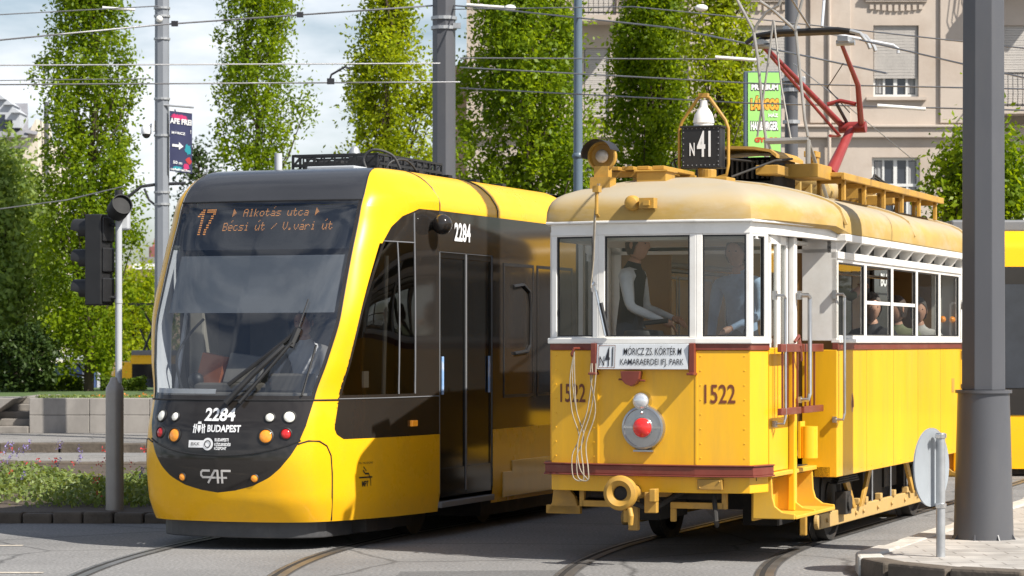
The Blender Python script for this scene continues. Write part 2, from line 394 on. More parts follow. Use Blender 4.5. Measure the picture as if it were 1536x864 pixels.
MT = thing('modern_tram', 'low yellow modern tram with black wraparound windscreen and number 2284 on its nose', 'tram', (-1.826, 24.02, 0), -TH)
def region(mb, c0, c1, z0, z1, nc, nz, off=0, both=True, mi=0):
    """c0(z), c1(z) bounds"""
    for sg in (both if isinstance(both, tuple) else (1, -1) if both else (1,)):
        mb.grid(lambda a, z: S(sg*(c0(z)+(c1(z)-c0(z))*a), z, off), lin(0, 1, nc), lin(z0, z1, nz), mi)
K = lambda v: (lambda z: v)
TEND = 3.9
# --- yellow body shell
sh = MB()
region(sh, mask_c, K(7), .49, .93, 40, 16)
region(sh, K(0), K(7), .24, .49, 40, 8)
region(sh, mask_c, K(4), .93, 1.27, 10, 10)
region(sh, K(3.0), K(4), 1.27, 2.92, 8, 40)
region(sh, K(3.0), K(7), 2.92, 3.295, 30, 24)
SEC = [(1.2, 2.92), (1.2, 2.98), (1.185, 3.03), (1.125, 3.12), (1.06, 3.18), (1.005, 3.22), (.93, 3.255), (.865, 3.28), (.72, 3.298)]
def side_band(mb, t0, t1, mi=0, n=2):
    for sg in (1, -1):
        mb.grid(lambda t, i: Vector((sg*SEC[i][0], t, SEC[i][1])), lin(t0, t1, n), list(range(len(SEC))), mi)
def skirt(mb, t0, t1):
    for sg in (1, -1):
        mb.grid(lambda t, z: Vector((sg*(1.2 if z > .4 else 1.2-(.4-z)*.14), t, z)), lin(t0, t1, 2), [.24, .3, .4, .6, .93])
MODS = [(.15, 3.9), (4.5, 10.6), (11.2, 17.2), (17.8, 24), (24.6, 31)]
for (a, b) in MODS:
    side_band(sh, a, b)
    if a > 1: skirt(sh, a, b)
# skirt of the first section is broken by the door
for sg in (1, -1):
    for (a, b) in ((.15, .165), (1.5, 3.9)):
        sh.grid(lambda t, z: Vector((sg*(1.2 if z > .4 else 1.2-(.4-z)*.14), t, z)), lin(a, b, 2), [.24, .3, .4, .6, .93])
build('body_shell', sh, M['myellow'], MT, smooth=35, weld=True)
# --- roof
rf = MB()
rf.grid(lambda c, a: Vector((S(c, 3.3).x*a, S(c, 3.3).y, 3.3 - .002)), lin(0.0, 7, 20), lin(-1, 1, 5))
for (a, b) in MODS: rf.bx(-.73, .73, a, b, 3.26, 3.297)
build('roof', rf, M['cap'], MT, smooth=35)
cp = MB(); region(cp, K(0), K(3.0), 2.985, 3.3, 24, 20)
build('roof_cap', cp, M['cap'], MT, smooth=35, weld=True)
# --- windscreen, its dark border and seams
ws = MB(); region(ws, K(0), K(2.86), 1.30, 2.97, 24, 44); build('windscreen', ws, M['wscreen'], MT, smooth=60, weld=True)
fr_ = MB(); region(fr_, K(2.86), K(3.0), 1.27, 2.985, 4, 44, .001); region(fr_, K(0), K(2.86), 1.27, 1.30, 24, 2, .001); region(fr_, K(0), K(2.86), 2.97, 2.985, 24, 2, .001)
build('windscreen_border', fr_, M['gloss'], MT, smooth=60)
mk = MB(); region(mk, K(0), lambda z: mask_c(z), .4905, 1.27, 30, 40)
build('front_mask', mk, M['gloss'], MT, smooth=60, weld=True)
sm = MB()
sm.tube([S(c, .80 + .13*(abs(c)/2.7)**2, .001) for c in lin(-2.7, 2.7, 50)], .008, 6)
sm.tube([S(c, 1.262, .001) for c in lin(-4.0, 4.0, 60)], .008, 6)
sm.tube([S(sg_c, 2.978, .001) for sg_c in lin(-3, 3, 40)], .008, 6)
for sg in (1, -1):
    pts = [S(sg*2.62, .90, .001), S(sg*3.0, .925, .001), S(sg*3.45, .92, .001), S(sg*3.75, .88, .001), S(sg*3.92, .80, .001), S(sg*3.96, .65, .001), S(sg*3.9, .45, .001), S(sg*3.75, .25, .001)]
    sm.tube(pts, .007, 6)
    sm.tube([S(sg*3.0, z, .001) for z in lin(1.27, 3.28, 40)], .006, 6)
build('panel_seam', sm, M['black'], MT)
for t in (.16, 1.62):
    for sg in (1, -1):
        sm = MB(); sm.tube([(sg*(p[0]+.001), t, p[1]+.001) for p in SEC], .008, 6); build('roof_seam', sm, M['black'], MT)
# --- side window of the cab and the black side panels
C0 = lambda z: float(np.interp(z, [.93, .97, 1.02, 1.1, 1.27, 2.0, 2.6, 2.75, 2.85, 2.92], [4.35, 4.1, 4.0, 3.97, 3.97, 4.0, 4.12, 4.3, 4.7, 5.6]))
def ct(z, t):
    lo, hi = 3.0, 7.0
    for _ in range(22):
        m_ = (lo+hi)/2
        if S(m_, z).y < t: lo = m_
        else: hi = m_
    return lo
CE = {}
def cend(z): return CE.setdefault(round(z, 4), ct(z, -.29))
for sg in (1, -1):
    B = (sg,)
    g = MB(); region(g, lambda z: C0(z)+.12, cend, 1.30, 2.62, 16, 24, 0, B); build('cab_side_window', g, M['sglass'], MT, smooth=50)
    g = MB()
    region(g, C0, lambda z: C0(z)+.12, 1.30, 2.62, 3, 24, 0, B); region(g, C0, K(7), 2.62, 2.92, 18, 12, 0, B)
    region(g, C0, K(7), .93, 1.30, 18, 10, 0, B); region(g, cend, K(7), 1.30, 2.62, 6, 24, 0, B)
    build('side_panel', g, M['gloss'], MT, smooth=50, weld=True)
    g = MB(); region(g, K(4), C0, 2.6, 2.92, 8, 14, 0, B); build('corner_panel', g, M['myellow'], MT, smooth=50)
    g = MB(); region(g, K(4), C0, .93, 1.03, 6, 8, 0, B)
    build('corner_panel', g, M['myellow'], MT, smooth=50)
g = MB()
for sg in (1,):
    g.tube([S(sg*c, 2.62, .002) for c in lin(4.15, cend(2.62), 20)], .006, 5); g.tube([S(sg*cend(z), z, .002) for z in lin(1.3, 2.88, 20)], .008, 5)
    g.tube([S(sg*ct(z, -.56), z, .002) for z in lin(1.3, 2.62, 20)], .007, 5); g.tube([S(sg*c, 1.27, .002) for c in lin(4.0, 7, 30)], .005, 5)
build('window_seal', g, M['grey'], MT)
def lettering(name, parent, mat, items):
    mb = MB()
    for it in items: text(mb, *it)
    return build(name, mb, mat, parent)
# --- sides behind the door: black band with windows
g = MB()
for i, (a, b) in enumerate(MODS):
    for sg in (1, -1):
        if i == 0:
            for (p, q, z0, z1) in ((.15, 1.5, 2.56, 2.92), (1.5, 3.9, .93, 2.92)): g.bx(sg*1.17, sg*1.2, p, q, z0, z1)
        else: g.bx(sg*1.17, sg*1.2, a, b, .93, 2.92)
build('side_band', g, M['gloss'], MT)
for i, (a, b) in enumerate(MODS):
    ww = [(1.78, 2.62), (2.72, 3.78)] if i == 0 else [(a+.12+k*(b-a-.24)/4, a+.12+(k+1)*(b-a-.24)/4-.08) for k in range(4)]
    for (p, q) in ww:
        for sg in (1, -1):
            if sg < 0 and i > 0: continue
            f_ = MB(); z0, z1 = 1.22, 2.5
            f_.bx(sg*1.2, sg*1.206, p, q, z0, z0+.03); f_.bx(sg*1.2, sg*1.206, p, q, z1-.03, z1)
            f_.bx(sg*1.2, sg*1.206, p, p+.03, z0+.03, z1-.03); f_.bx(sg*1.2, sg*1.206, q-.03, q, z0+.03, z1-.03)
            f_ = build('window', f_, M['black'], MT)
            pn = MB(); pn.bx(sg*1.2, sg*1.203, p+.03, q-.03, z0+.03, z1-.03); build('pane', pn, M['gloss'], f_)
for (a, b) in zip(MODS[:-1], MODS[1:]):
    g = MB(); n = 9
    for k in range(n):
        t = a[1] + (b[0]-a[1])*(k+.5)/n
        g.bx(-1.13, 1.13, t-.024, t+.024, .35, 3.2); 
    g.bx(-1.08, 1.08, a[1]-.02, b[0]+.02, .4, 3.15); build('bellows', g, M['black'], MT)
# side window hinge frame seen next to the door
g = MB()
fp = [(1.212, 2.02, 2.28), (1.212, 2.3, 2.30), (1.212, 2.47, 2.24), (1.212, 2.52, 2.1), (1.212, 2.5, 1.72), (1.212, 2.42, 1.66), (1.212, 2.05, 1.64)]
g.tube(fp, .018, 6); build('vent_window_frame', g, M['black'], MT, smooth=40)
# --- doors: two leaves each side
for sg in (1, -1):
    for k, (a, b) in enumerate(((.175, .83), (.84, 1.495))):
        d = MB(); x0, x1 = sg*1.165, sg*1.19
        d.bx(x0, x1, a, b, .36, .62); d.bx(x0, x1, a, a+.045, .62, 2.5); d.bx(x0, x1, b-.045, b, .62, 2.5); d.bx(x0, x1, a, b, 2.5, 2.555)
        dl = build('door', d, M['dpane'], MT, bevel=.004)
        pn = MB(); pn.bx(sg*1.172, sg*1.182, a+.045, b-.045, .62, 2.5); build('pane', pn, M['dpane'], dl)
        tr_ = MB(); e = a if k == 0 else b
        tr_.bx(sg*1.19, sg*1.196, a-.004 if k == 0 else b-.008, (a if k == 0 else b)+.010, .4, 2.56); tr_.bx(sg*1.19, sg*1.196, a, b, 2.553, 2.563)
        if k == 0: tr_.bx(sg*1.19, sg*1.197, b-.02, b+.012, .4, 2.55)
        build('door_edge', tr_, M['grey'], dl)
        hd = MB(); hd.bx(sg*1.192, sg*1.2, a+.05 if k == 0 else b-.10, a+.09 if k == 0 else b-.06, 1.28, 1.62)
        build('sticker', hd, pm('blue white sticker', (.25, .45, .8), .4, dirt=(.8, .8, .85), dscale=5, damt=1), dl)
    st = MB(); st.bx(sg*1.1, sg*1.22, .16, 1.5, .27, .325); build('door_step', st, M['grey'], MT, bevel=.008)
# --- skirt under the nose, bogie, underside
g = MB()
g.prism([(S(c, .3).x*.93, S(c, .3).y+.12, .10) for c in lin(-3.6, 3.6, 20)] + [(.9, -.2, .10), (-.9, -.2, .10)], (0, 0, .17))
build('front_skirt', g, M['fskirt'], MT, bevel=.01)
g = MB()
g.bx(-.75, .75, -1.2, -.4, .26, .30); g.bx(-1.0, 1.0, -.4, 3.9, .26, .30)
for (a, b) in MODS[1:]: g.bx(-1.1, 1.1, a, b, .12, .28)
g.bx(-1.0, 1.0, 1.7, 3.85, .10, .27); g.bx(-.95, .95, -.9, .1, .12, .26)
build('underframe', g, M['dark'], MT)
g = MB()
g.prism([(1.2, 1.75, .28), (1.2, 1.75, .52), (1.2, 2.0, .52), (1.2, 2.0, .62), (1.2, 3.85, .62), (1.2, 3.85, .28)], (.012, 0, 0))
build('bogie_cover', g, pm('cover', (.62, .40, .12), .35, var=.1, coat=.3), MT, bevel=.004)
for t in (.55, 2.3):
    for sg in (1, -1):
        g = MB(); g.cyl((sg*.68, t, .28), (sg*.80, t, .28), .28, 24); build('wheel', g, M['dark'], MT, smooth=40)
# --- lamps on the mask
def lamp(name, w_, z, r, mt, ring=True):
    p = nose(w_, z, 0); q = nose(w_, z, .05); n = (q-p).normalized()
    b = MB(); b.lathe([(r*1.32, -.005), (r*1.32, .006), (r*1.12, .012), (r*1.04, .004)], p, n, 20, caps=False)
    bz = build(name, b, M['black'], MT, smooth=40)
    l = MB(); l.lathe([(r*1.06, .002), (r*.9, .010), (r*.5, .016), (0.001, .018)], p, n, 18, caps=False); build('lens', l, M[mt], bz, smooth=60)
for sg in (-1, 1):
    lamp('headlight', sg*.595, 1.125, .045, 'lamp'); lamp('headlight', sg*.44, 1.12, .036, 'lamp')
    lamp('tail_light', sg*.585, .985, .040, 'red'); lamp('turn_signal', sg*.425, .965, .052, 'amber'); lamp('marker_light', sg*.335, .615, .030, 'amber')
# --- writing on the nose and side
lettering('fleet_number', MT, M['white'], [('2284', -.14, .14, 1.085, 1.195, nose, .03)])
lg = MB(); text(lg, 'BUDAPEST', -.10, .205, .995, 1.055, nose, .035)
for x in lin(-.235, -.125, 5):     # the little coat of arms: shield between two supporters
    pass
def poly(mb, pts): mb.add([nose(x, z) for x, z in pts], [list(range(len(pts)))])
poly(lg, [(-.195, 1.05), (-.165, 1.05), (-.165, 1.01), (-.18, .985), (-.195, 1.01)])
for sg in (-1, 1):
    cx = -.18
    for dx in (.022, .040):
        poly(lg, [(cx+sg*dx, 1.06), (cx+sg*(dx+.012), 1.06), (cx+sg*(dx+.018), .985), (cx+sg*(dx+.008), .985)])
    poly(lg, [(cx+sg*.02, 1.03), (cx+sg*.06, 1.045), (cx+sg*.06, 1.035), (cx+sg*.02, 1.02)])
poly(lg, [(-.20, 1.06), (-.16, 1.06), (-.17, 1.085), (-.18, 1.075), (-.19, 1.085)])
build('city_crest_lettering', lg, M['white'], MT)
lg = MB()
r_ = [( -.085+.052*math.cos(a), .895+.052*math.sin(a)) for a in lin(0, 2*math.pi, 25)[:-1]]
poly(lg, r_); poly(lg, [(-.27, .865), (-.12, .865), (-.12, .925), (-.27, .925)])
pill = build('badge', lg, M['white'], MT)
lg = MB(); nz2 = lambda x, z: nose(x, z, .010)
text(lg, 'BKK', -.245, -.16, .882, .908, nz2)
ri = [(-.085+.024*math.cos(a), .895+.024*math.sin(a)) for a in lin(0, 2*math.pi, 21)]; ro = [(-.085+.032*math.cos(a), .895+.032*math.sin(a)) for a in lin(0, 2*math.pi, 21)]
for k in range(20): lg.add([nz2(*ri[k]), nz2(*ri[k+1]), nz2(*ro[k+1]), nz2(*ro[k])], [(0, 1, 2, 3)])
build('badge_lettering', lg, M['ink'], pill)
lettering('operator_lettering', MT, M['white'], [('BUDAPESTI', -.02, .105, .918, .945, nose, .03), ('KÖZLEKEDÉSI', -.02, .125, .880, .912, nose, .03), ('KÖZPONT', -.02, .09, .848, .878, nose, .03)])
# maker's mark: three cut letters with a bar through them
lg = MB()
def stroke(mb, pts, wd, place):
    for (a, b) in zip(pts[:-1], pts[1:]):
        a = Vector(a); b = Vector(b); d = (b-a).normalized(); n = Vector((-d.y, d.x))*wd/2; a2 = a-d*wd*.3; b2 = b+d*wd*.3
        mb.add([place(*(a2-n)), place(*(b2-n)), place(*(b2+n)), place(*(a2+n))], [(0, 1, 2, 3)])
stroke(lg, [(-.065, .675), (-.13, .675), (-.145, .66), (-.145, .635), (-.13, .62), (-.06, .62)], .018, nose)
stroke(lg, [(-.08, .575), (-.015, .675), (.012, .675), (.012, .575)], .018, nose); stroke(lg, [(-.05, .617), (.09, .617)], .016, nose)
stroke(lg, [(.125, .675), (.05, .675), (.05, .575)], .018, nose)
build('maker_lettering', lg, pm('silver lettering', (.6, .57, .54), .4), MT)
side = lambda t, z: Vector((1.209, t, z))
lettering('side_number', MT, M['white'], [('2284', .50, .90, 2.66, 2.83, side, .03)])
lettering('side_lettering', MT, M['white'], [('BUDAPEST', 18.2, 19.9, 2.60, 2.80, side, .03)])
lg = MB(); sd2 = lambda a, z: S(a, z, .006)
text(lg, 'MP7', 4.93, 5.13, .52, .57, sd2, .02)
stroke(lg, [(4.85, .60), (5.25, .60)], .012, sd2); stroke(lg, [(4.98, .66), (5.05, .63), (5.15, .63), (5.2, .58), (5.2, .53)], .014, sd2); stroke(lg, [(5.0, .69), (5.08, .655)], .012, sd2)
text(lg, 'KB. MOZGÁS', 4.85, 5.28, .715, .735, sd2)
build('door_notice', lg, M['ink'], MT)
lg = MB(); lg.bx(1.2, 1.22, -.05, .06, 1.0, 1.06)
p = S(6.35, 1.04, .012); g = MB(); g.box(p, (.03, .10, .055), rz=-.12); build('side_marker', g, M['amber'], MT, bevel=.008)
# mirror camera dome
p = S(6.62, 2.79, 0); g = MB(); g.ball(p + Vector((.10, -.02, 0)), (.09, .09, .09)); g.tube([p, p+Vector((.1, -.02, 0))], .05, 10); build('camera_dome', g, M['gloss'], MT, smooth=60)
# --- wipers
g = MB()
b0 = nose(.05, 1.22, .05); b1 = nose(.47, 1.70, .05)
g.tube([b0, b0.lerp(b1, .5)+Vector((0, -.04, 0)), b1], .026, 8); g.tube([nose(.17, 1.22, .05), nose(.53, 1.73, .05)], .017, 8)
build('wiper_arm', g, M['black'], MT, smooth=40)
g = MB(); g.tube([nose(a_, z_, .022) for a_, z_ in ((.03, 1.38), (.2, 1.52), (.36, 1.66), (.58, 1.86))], .018, 6); g.tube([nose(.52, 1.70, .03), nose(.56, 1.85, .03)], .03, 6)
build('wiper_blade', g, M['black'], MT)
g = MB(); g.tube([nose(.66, 1.30, .02), nose(.72, 1.72, .02)], .010, 6); g.tube([nose(.535, 1.72, .03), nose(.60, 2.1, .03)], .006, 6); build('washer_hose', g, M['black'], MT)
# --- cab interior
g = MB()
g.bx(-.72, .72, -1.30, -.4, .55, .60); g.bx(-.95, .95, -.4, .1, .55, .60); g.bx(-1.1, 1.1, .12, 3.8, .55, .60); g.bx(-1.1, 1.1, .10, .14, .6, 2.9); g.bx(-.66, .66, -.40, .1, 3.0, 3.03)
build('cab_interior', g, pm('cab liner', (.22, .21, .19), .7, var=.1), MT)
g = MB()
dash = [(-.75, -1.40, 1.2), (-.62, -1.52, 1.2), (.62, -1.52, 1.2), (.75, -1.40, 1.2), (.8, -1.0, 1.2), (-.8, -1.0, 1.2)]
g.prism(dash, (0, 0, .12)); g.bx(-.5, .1, -1.3, -1.1, 1.32, 1.40); g.bx(.2, .55, -1.25, -1.05, 1.32, 1.48); g.bx(-.6, .6, -1.1, -1.0, .6, 1.2)
build('dashboard', g, pm('dash', (.13, .115, .095), .6, var=.2), MT, bevel=.02)
g = MB(); g.bx(.05, .5, -.55, -.43, 1.1, 1.95); g.bx(.05, .5, -.85, -.45, 1.02, 1.12); g.bx(.2, .35, -.7, -.55, .6, 1.02); g.bx(.15, .40, -.54, -.44, 1.95, 2.18)
build('driver_seat', g, M['black'], MT, bevel=.03)
g = MB()
g.grid(lambda a, z: S(a, z, -.05), lin(-2.55, 2.75, 20), lin(2.02, 2.52, 8)); build('sky_reflection_panel', g, pm('grey reflection tone', (.115, .122, .132), .7, var=.15, scale=2), MT, smooth=60)  # grey panel painting the clouds' reflection in the upper windscreen
g = MB(); g.grid(lambda d, z: S(-2.84, z, -.012)+Vector((-.01-.06*d, d, 0)), lin(0.0, .30, 4), lin(1.32, 2.56, 20)); build('inner_pillar', g, M['white'], MT, smooth=60)
g = MB(); g.grid(lambda a, z: S(a, z, -.014), lin(-2.8, -.3, 14), lin(1.32, 1.36, 3)); build('inner_ledge', g, M['white'], MT, smooth=60)
build('inner_pillar', g, M['white'], MT, smooth=60)
g = MB(); g.grid(lambda a, z: S(a, z, -.06), lin(-2.8, 2.85, 16), lin(2.58, 2.97, 6)); build('destination_display', g, M['black'], MT, smooth=60)
g = MB(); g.tube([(.95, -.55, 1.0), (.99, -.55, 2.5)], .02, 8); g.tube([(.7, -.9, 1.35), (.75, -1.0, 1.75)], .012, 6); g.tube([(-.75, -1.15, 1.3), (-.72, -1.0, 2.0)], .02, 8); build('grab_pole', g, M['lgrey'], MT)
g = MB(); g.bx(.93, .95, -.95, -.85, 1.36, 1.50); build('notice_paper', g, M['white'], MT)
g = MB(); g.prism([(-.55, -1.2, 1.33), (-.30, -1.25, 1.33), (-.25, -1.2, 1.62), (-.50, -1.12, 1.66)], (.02, .05, 0)); build('folder', g, pm('orange folder', (.34, .10, .03), .6), MT)
g = MB(); g.prism([(-.25, -1.25, 1.40), (.10, -1.25, 1.40), (.12, -1.15, 1.62), (-.22, -1.15, 1.66)], (0, .04, 0)); build('control_screen', g, pm('beige screen case', (.2, .18, .15), .5, var=.2), MT, bevel=.01)
g = MB(); g.bx(-.75, -.60, -.9, -.6, .6, 2.2); g.bx(-.60, -.2, .0, .09, 1.2, 2.3); g.bx(.55, .8, -.1, .09, .7, 2.2); build('cab_cabinet', g, pm('cabinet', (.33, .30, .24), .6, var=.15), MT, bevel=.02)
g = MB(); g.tube(smooth_pts([(-.62, -1.28, 1.34), (-.66, -1.3, 1.6), (-.6, -1.2, 1.8), (-.5, -1.1, 1.95)]), .012, 6); g.ball((-.50, -1.25, 1.42), (.07, .06, .07)); build('microphone_arm', g, M['black'], MT, smooth=50)
# led characters, 5 x 9 dots (two rows of accents on top)
GL = {'A': '01110 10001 10001 11111 10001 10001 10001', 'l': '01100 00100 00100 00100 00100 00100 01110', 'k': '10000 10000 10010 10100 11000 10100 10010',
 'o': '00000 00000 01110 10001 10001 10001 01110', 't': '01000 01000 11110 01000 01000 01001 00110', 'a': '00000 00000 01110 00001 01111 10001 01111',
 's': '00000 00000 01111 10000 01110 00001 11110', 'u': '00000 00000 10001 10001 10001 10011 01101', 'c': '00000 00000 01110 10000 10000 10001 01110',
 'B': '11110 10001 10001 11110 10001 10001 11110', 'e': '00000 00000 01110 10001 11111 10000 01110', 'i': '00100 00000 01100 00100 00100 00100 01110',
 '/': '00000 00001 00010 00100 01000 10000 00000', 'V': '10001 10001 10001 10001 10001 01010 00100', '.': '00000 00000 00000 00000 00000 01100 01100',
 'v': '00000 00000 10001 10001 10001 01010 00100', 'r': '00000 00000 10110 11001 10000 10000 10000', ' ': ' '.join(['00000']*7),
 '>': '10000 11000 11100 11110 11100 11000 10000', 'I': '00000 00000 01100 00100 00100 00100 01110'}
ACC = {'á': 'a', 'é': 'e', 'ú': 'u', 'í': 'I'}
ld = MB()
def dot(x, z, d):
    ld.add([S_flat(x-d, z-d), S_flat(x+d, z-d), S_flat(x+d, z+d), S_flat(x-d, z+d)], [(0, 1, 2, 3)])
def S_flat(x, z):
    p = nose(x, z, -.045); return p
def led(s, x, ztop, px_, pz):
    for ch in s:
        b = ACC.get(ch, ch); rows = GL[b].split()
        if ch in ACC:
            dot(x+px_*3, ztop-pz*0, px_*.36); dot(x+px_*2, ztop-pz*1, px_*.36)
        for r0, row in enumerate(rows):
            for c_, bit in enumerate(row):
                if bit == '1': dot(x+px_*c_, ztop-pz*(r0+2), px_*.36)
        x += px_*6
led('> Alkotás utca >', -.335, 2.955, .0088, .0105)
led('Bécsi út / V.vári út', -.40, 2.83, .0088, .0105)
for ox, rows in ((-.70, '0000110 0001110 0011110 0110110 0000110 0000110 0000110 0000110 0000110 0000110 0000110 0000110'), (-.60, '1111111 1111111 0000011 0000110 0000110 0001100 0001100 0011000 0011000 0110000 0110000 0110000')):
    for r0, row in enumerate(rows.split()):
        for c_, bit in enumerate(row):
            if bit == '1': dot(ox+c_*.0135, 2.935-r0*.020, .0052)
build('led_writing', ld, M['led'], [o for o in MT.children if o.name.startswith('destination')][0])
# --- roof equipment
g = MB(); a, b, t0, t1 = -.38, .46, .47, 2.05
for x in (a, b):
    g.bx(x-.012, x+.012, t0, t1, 3.37, 3.395); g.bx(x-.012, x+.012, t0, t1, 3.455, 3.475)
    for t in lin(t0, t1, 11): g.bx(x-.01, x+.01, t-.01, t+.01, 3.30, 3.465)
    for t in lin(t0+.08, t1-.08, 8): g.tube([(x, t-.07, 3.38), (x, t+.07, 3.46)], .007, 4)
for t in (t0, t1):
    g.bx(a, b, t-.01, t+.01, 3.455, 3.475); g.bx(a, b, t-.01, t+.01, 3.36, 3.385)
    for k in range(8): g.tube([(a+(b-a)*k/8, t, 3.37), (a+(b-a)*(k+1)/8, t, 3.46)], .008, 4); g.bx(a+(b-a)*k/8-.006, a+(b-a)*k/8+.006, t-.008, t+.008, 3.3, 3.46)
for t in lin(t0+.2, t1-.2, 5): g.bx(a, b, t-.012, t+.012, 3.455, 3.47)
build('roof_rail', g, M['black'], MT)
g = MB()
g.bx(-.33, .05, .6, 1.1, 3.3, 3.42); g.bx(.12, .40, .6, 1.0, 3.3, 3.46); g.bx(-.3, .4, 1.2, 1.9, 3.3, 3.45)
for k in range(6): g.bx(-.3, .4, 1.22+k*.12, 1.26+k*.12, 3.45, 3.48)
g.tube(smooth_pts([(.40, .40, 3.3), (.36, .40, 3.42), (.45, .42, 3.50), (.6, .5, 3.45), (.66, .55, 3.32)]), .014, 6)
g.tube(smooth_pts([(.50, .55, 3.3), (.55, .6, 3.40), (.62, .8, 3.42), (.66, 1.0, 3.30)]), .012, 6)
build('roof_equipment', g, pm('roof boxes', (.035, .035, .037), .6, var=.2), MT, bevel=.008)
for t in lin(1.0, 3.2, 4): g = MB(); g.bx(.55, .68, t-.05, t+.05, 3.298, 3.34); build('roof_latch', g, M['black'], MT)
g = MB(); g.bx(-.05, .42, .05, .35, 3.3, 3.335); build('roof_box_lid', g, M['lgrey'], MT, bevel=.01)
g = MB(); g.cyl((-.33, .05, 3.29), (-.33, .05, 3.46), .035, 14); build('roof_antenna', g, M['lgrey'], MT, smooth=40)
g = MB(); g.lathe([(.06, 0), (.058, .04), (.042, .09), (.02, .115), (.001, .12)], (.05, .9, 3.46), seg=16, caps=False); build('antenna_dome', g, M['galv'], MT, smooth=60)
g = MB()
for (a, b) in MODS[1:]: g.bx(-.4, .4, a+.3, b-.3, 3.30, 3.36)
build('roof_equipment', g, M['cap'], MT, bevel=.03)
# ================================================================== the old tram
OT = thing('vintage_tram', 'old yellow and white two-axle tram with red pantograph and N41 route board', 'tram', (2.68, 25.41, 0), -TH)
FP = [(.90, -4.32), (.82, -4.59), (.405, -4.66), (-.405, -4.66), (-.82, -4.59), (-.90, -4.32)]
FP2 = FP + [(-.93, -2.85)]
mir = lambda pl: [(x, -.20 - t) for x, t in reversed(pl)]      # the rear end mirrors the front (body centre at t = -0.1)
T0, T1 = -2.85, 2.65
ZB, ZS = .60, 1.685
def sidew(sg, a, b): return [(sg*1.1, a), (sg*1.1, b)]
# --- yellow lower panels
g = MB(); g.wall(FP, .565, ZS, .04); front = build('front_panel', g, M['oyellow'], OT, bevel=.006)
g = MB(); g.wall(mir(FP), .565, ZS, .04); build('rear_panel', g, M['oyellow'], OT, bevel=.006)
for sg in (1, -1):
    g = MB(); g.bx(sg*1.06, sg*1.1, T0+.04, T1-.04, .616, ZS); build('side_wall', g, M['oyellow'], OT, bevel=.006)
    for t in (T0, T1-.04):
        g = MB(); g.bx(sg*.80, sg*1.1, t, t+.04, .616, ZS); build('end_wall', g, M['oyellow'], OT, bevel=.005)
        g = MB(); g.bx(sg*.80, sg*1.1, t, t+.04, 1.76, 2.62); build('end_wall', g, M['owhite'], OT, bevel=.005)
# closed doors on the far side
for t0, t1 in ((-4.32, -2.85), (2.65, 4.12)):
    g = MB(); g.bx(-.93, -.89, t0+.01, t1-.01, .70, ZS); build('door', g, M['oyellow'], OT)
    for t in (t0+.03, (t0+t1)/2, t1-.05): g = MB(); g.bx(-.93, -.89, t-.02, t+.04, ZS, 2.64); build('door_frame', g, M['owhite'], OT)
# --- belt, sill, header
for nm, pl in (('front', FP), ('rear', mir(FP))):
    g = MB(); g.wall(offs(pl, -.012), ZS, 1.736, .05); build('belt_rail', g, M['maroon'], OT, bevel=.004)
    g = MB(); g.wall(offs(pl, -.03), 1.736, 1.782, .08); build('window_sill', g, M['owhite'], OT, bevel=.008)
for nm, pl in (('front', [(1.1, -2.85)] + FP + [(-1.1, -2.85)]), ('rear', mir([(1.1, -2.85)] + FP + [(-1.1, -2.85)]))):
    g = MB(); g.wall(offs(pl, -.004), 2.60, 2.69, .06); build('header_beam', g, M['owhite'], OT, bevel=.004)
    g = MB(); g.wall(offs(pl, -.045), 2.69, 2.711, .12); build('rain_gutter', g, M['owhite'], OT, bevel=.006)
for sg in (1, -1):
    g = MB(); g.bx(sg*1.06, sg*1.112, T0, T1, ZS, 1.742); build('belt_rail', g, M['maroon'], OT, bevel=.004)
    g = MB(); g.bx(sg*1.05, sg*1.13, T0, T1, 1.742, 1.775); build('window_sill', g, M['owhite'], OT, bevel=.006)
    g = MB(); g.bx(sg*1.05, sg*1.115, T0, T1, 2.45, 2.51); build('header_beam', g, M['owhite'], OT, bevel=.004)
    g = MB(); g.bx(sg*1.05, sg*1.185, T0-.02, T1+.02, 2.595, 2.655); build('eave_board', g, M['owhite'], OT, bevel=.006)
    g = MB(); g.bx(sg*1.02, sg*1.05, T0, T1, 2.50, 2.60); build('vent_backing', g, M['black'], OT)
    for k in range(11):
        t = T0 + .03 + (T1-T0-.06)*k/10
        g = MB(); g.prism([(sg*1.05, t-.02, 2.51), (sg*1.115, t-.02, 2.51), (sg*1.182, t-.02, 2.595), (sg*1.05, t-.02, 2.595)], (0, .04, 0)); build('bracket', g, M['owhite'], OT)
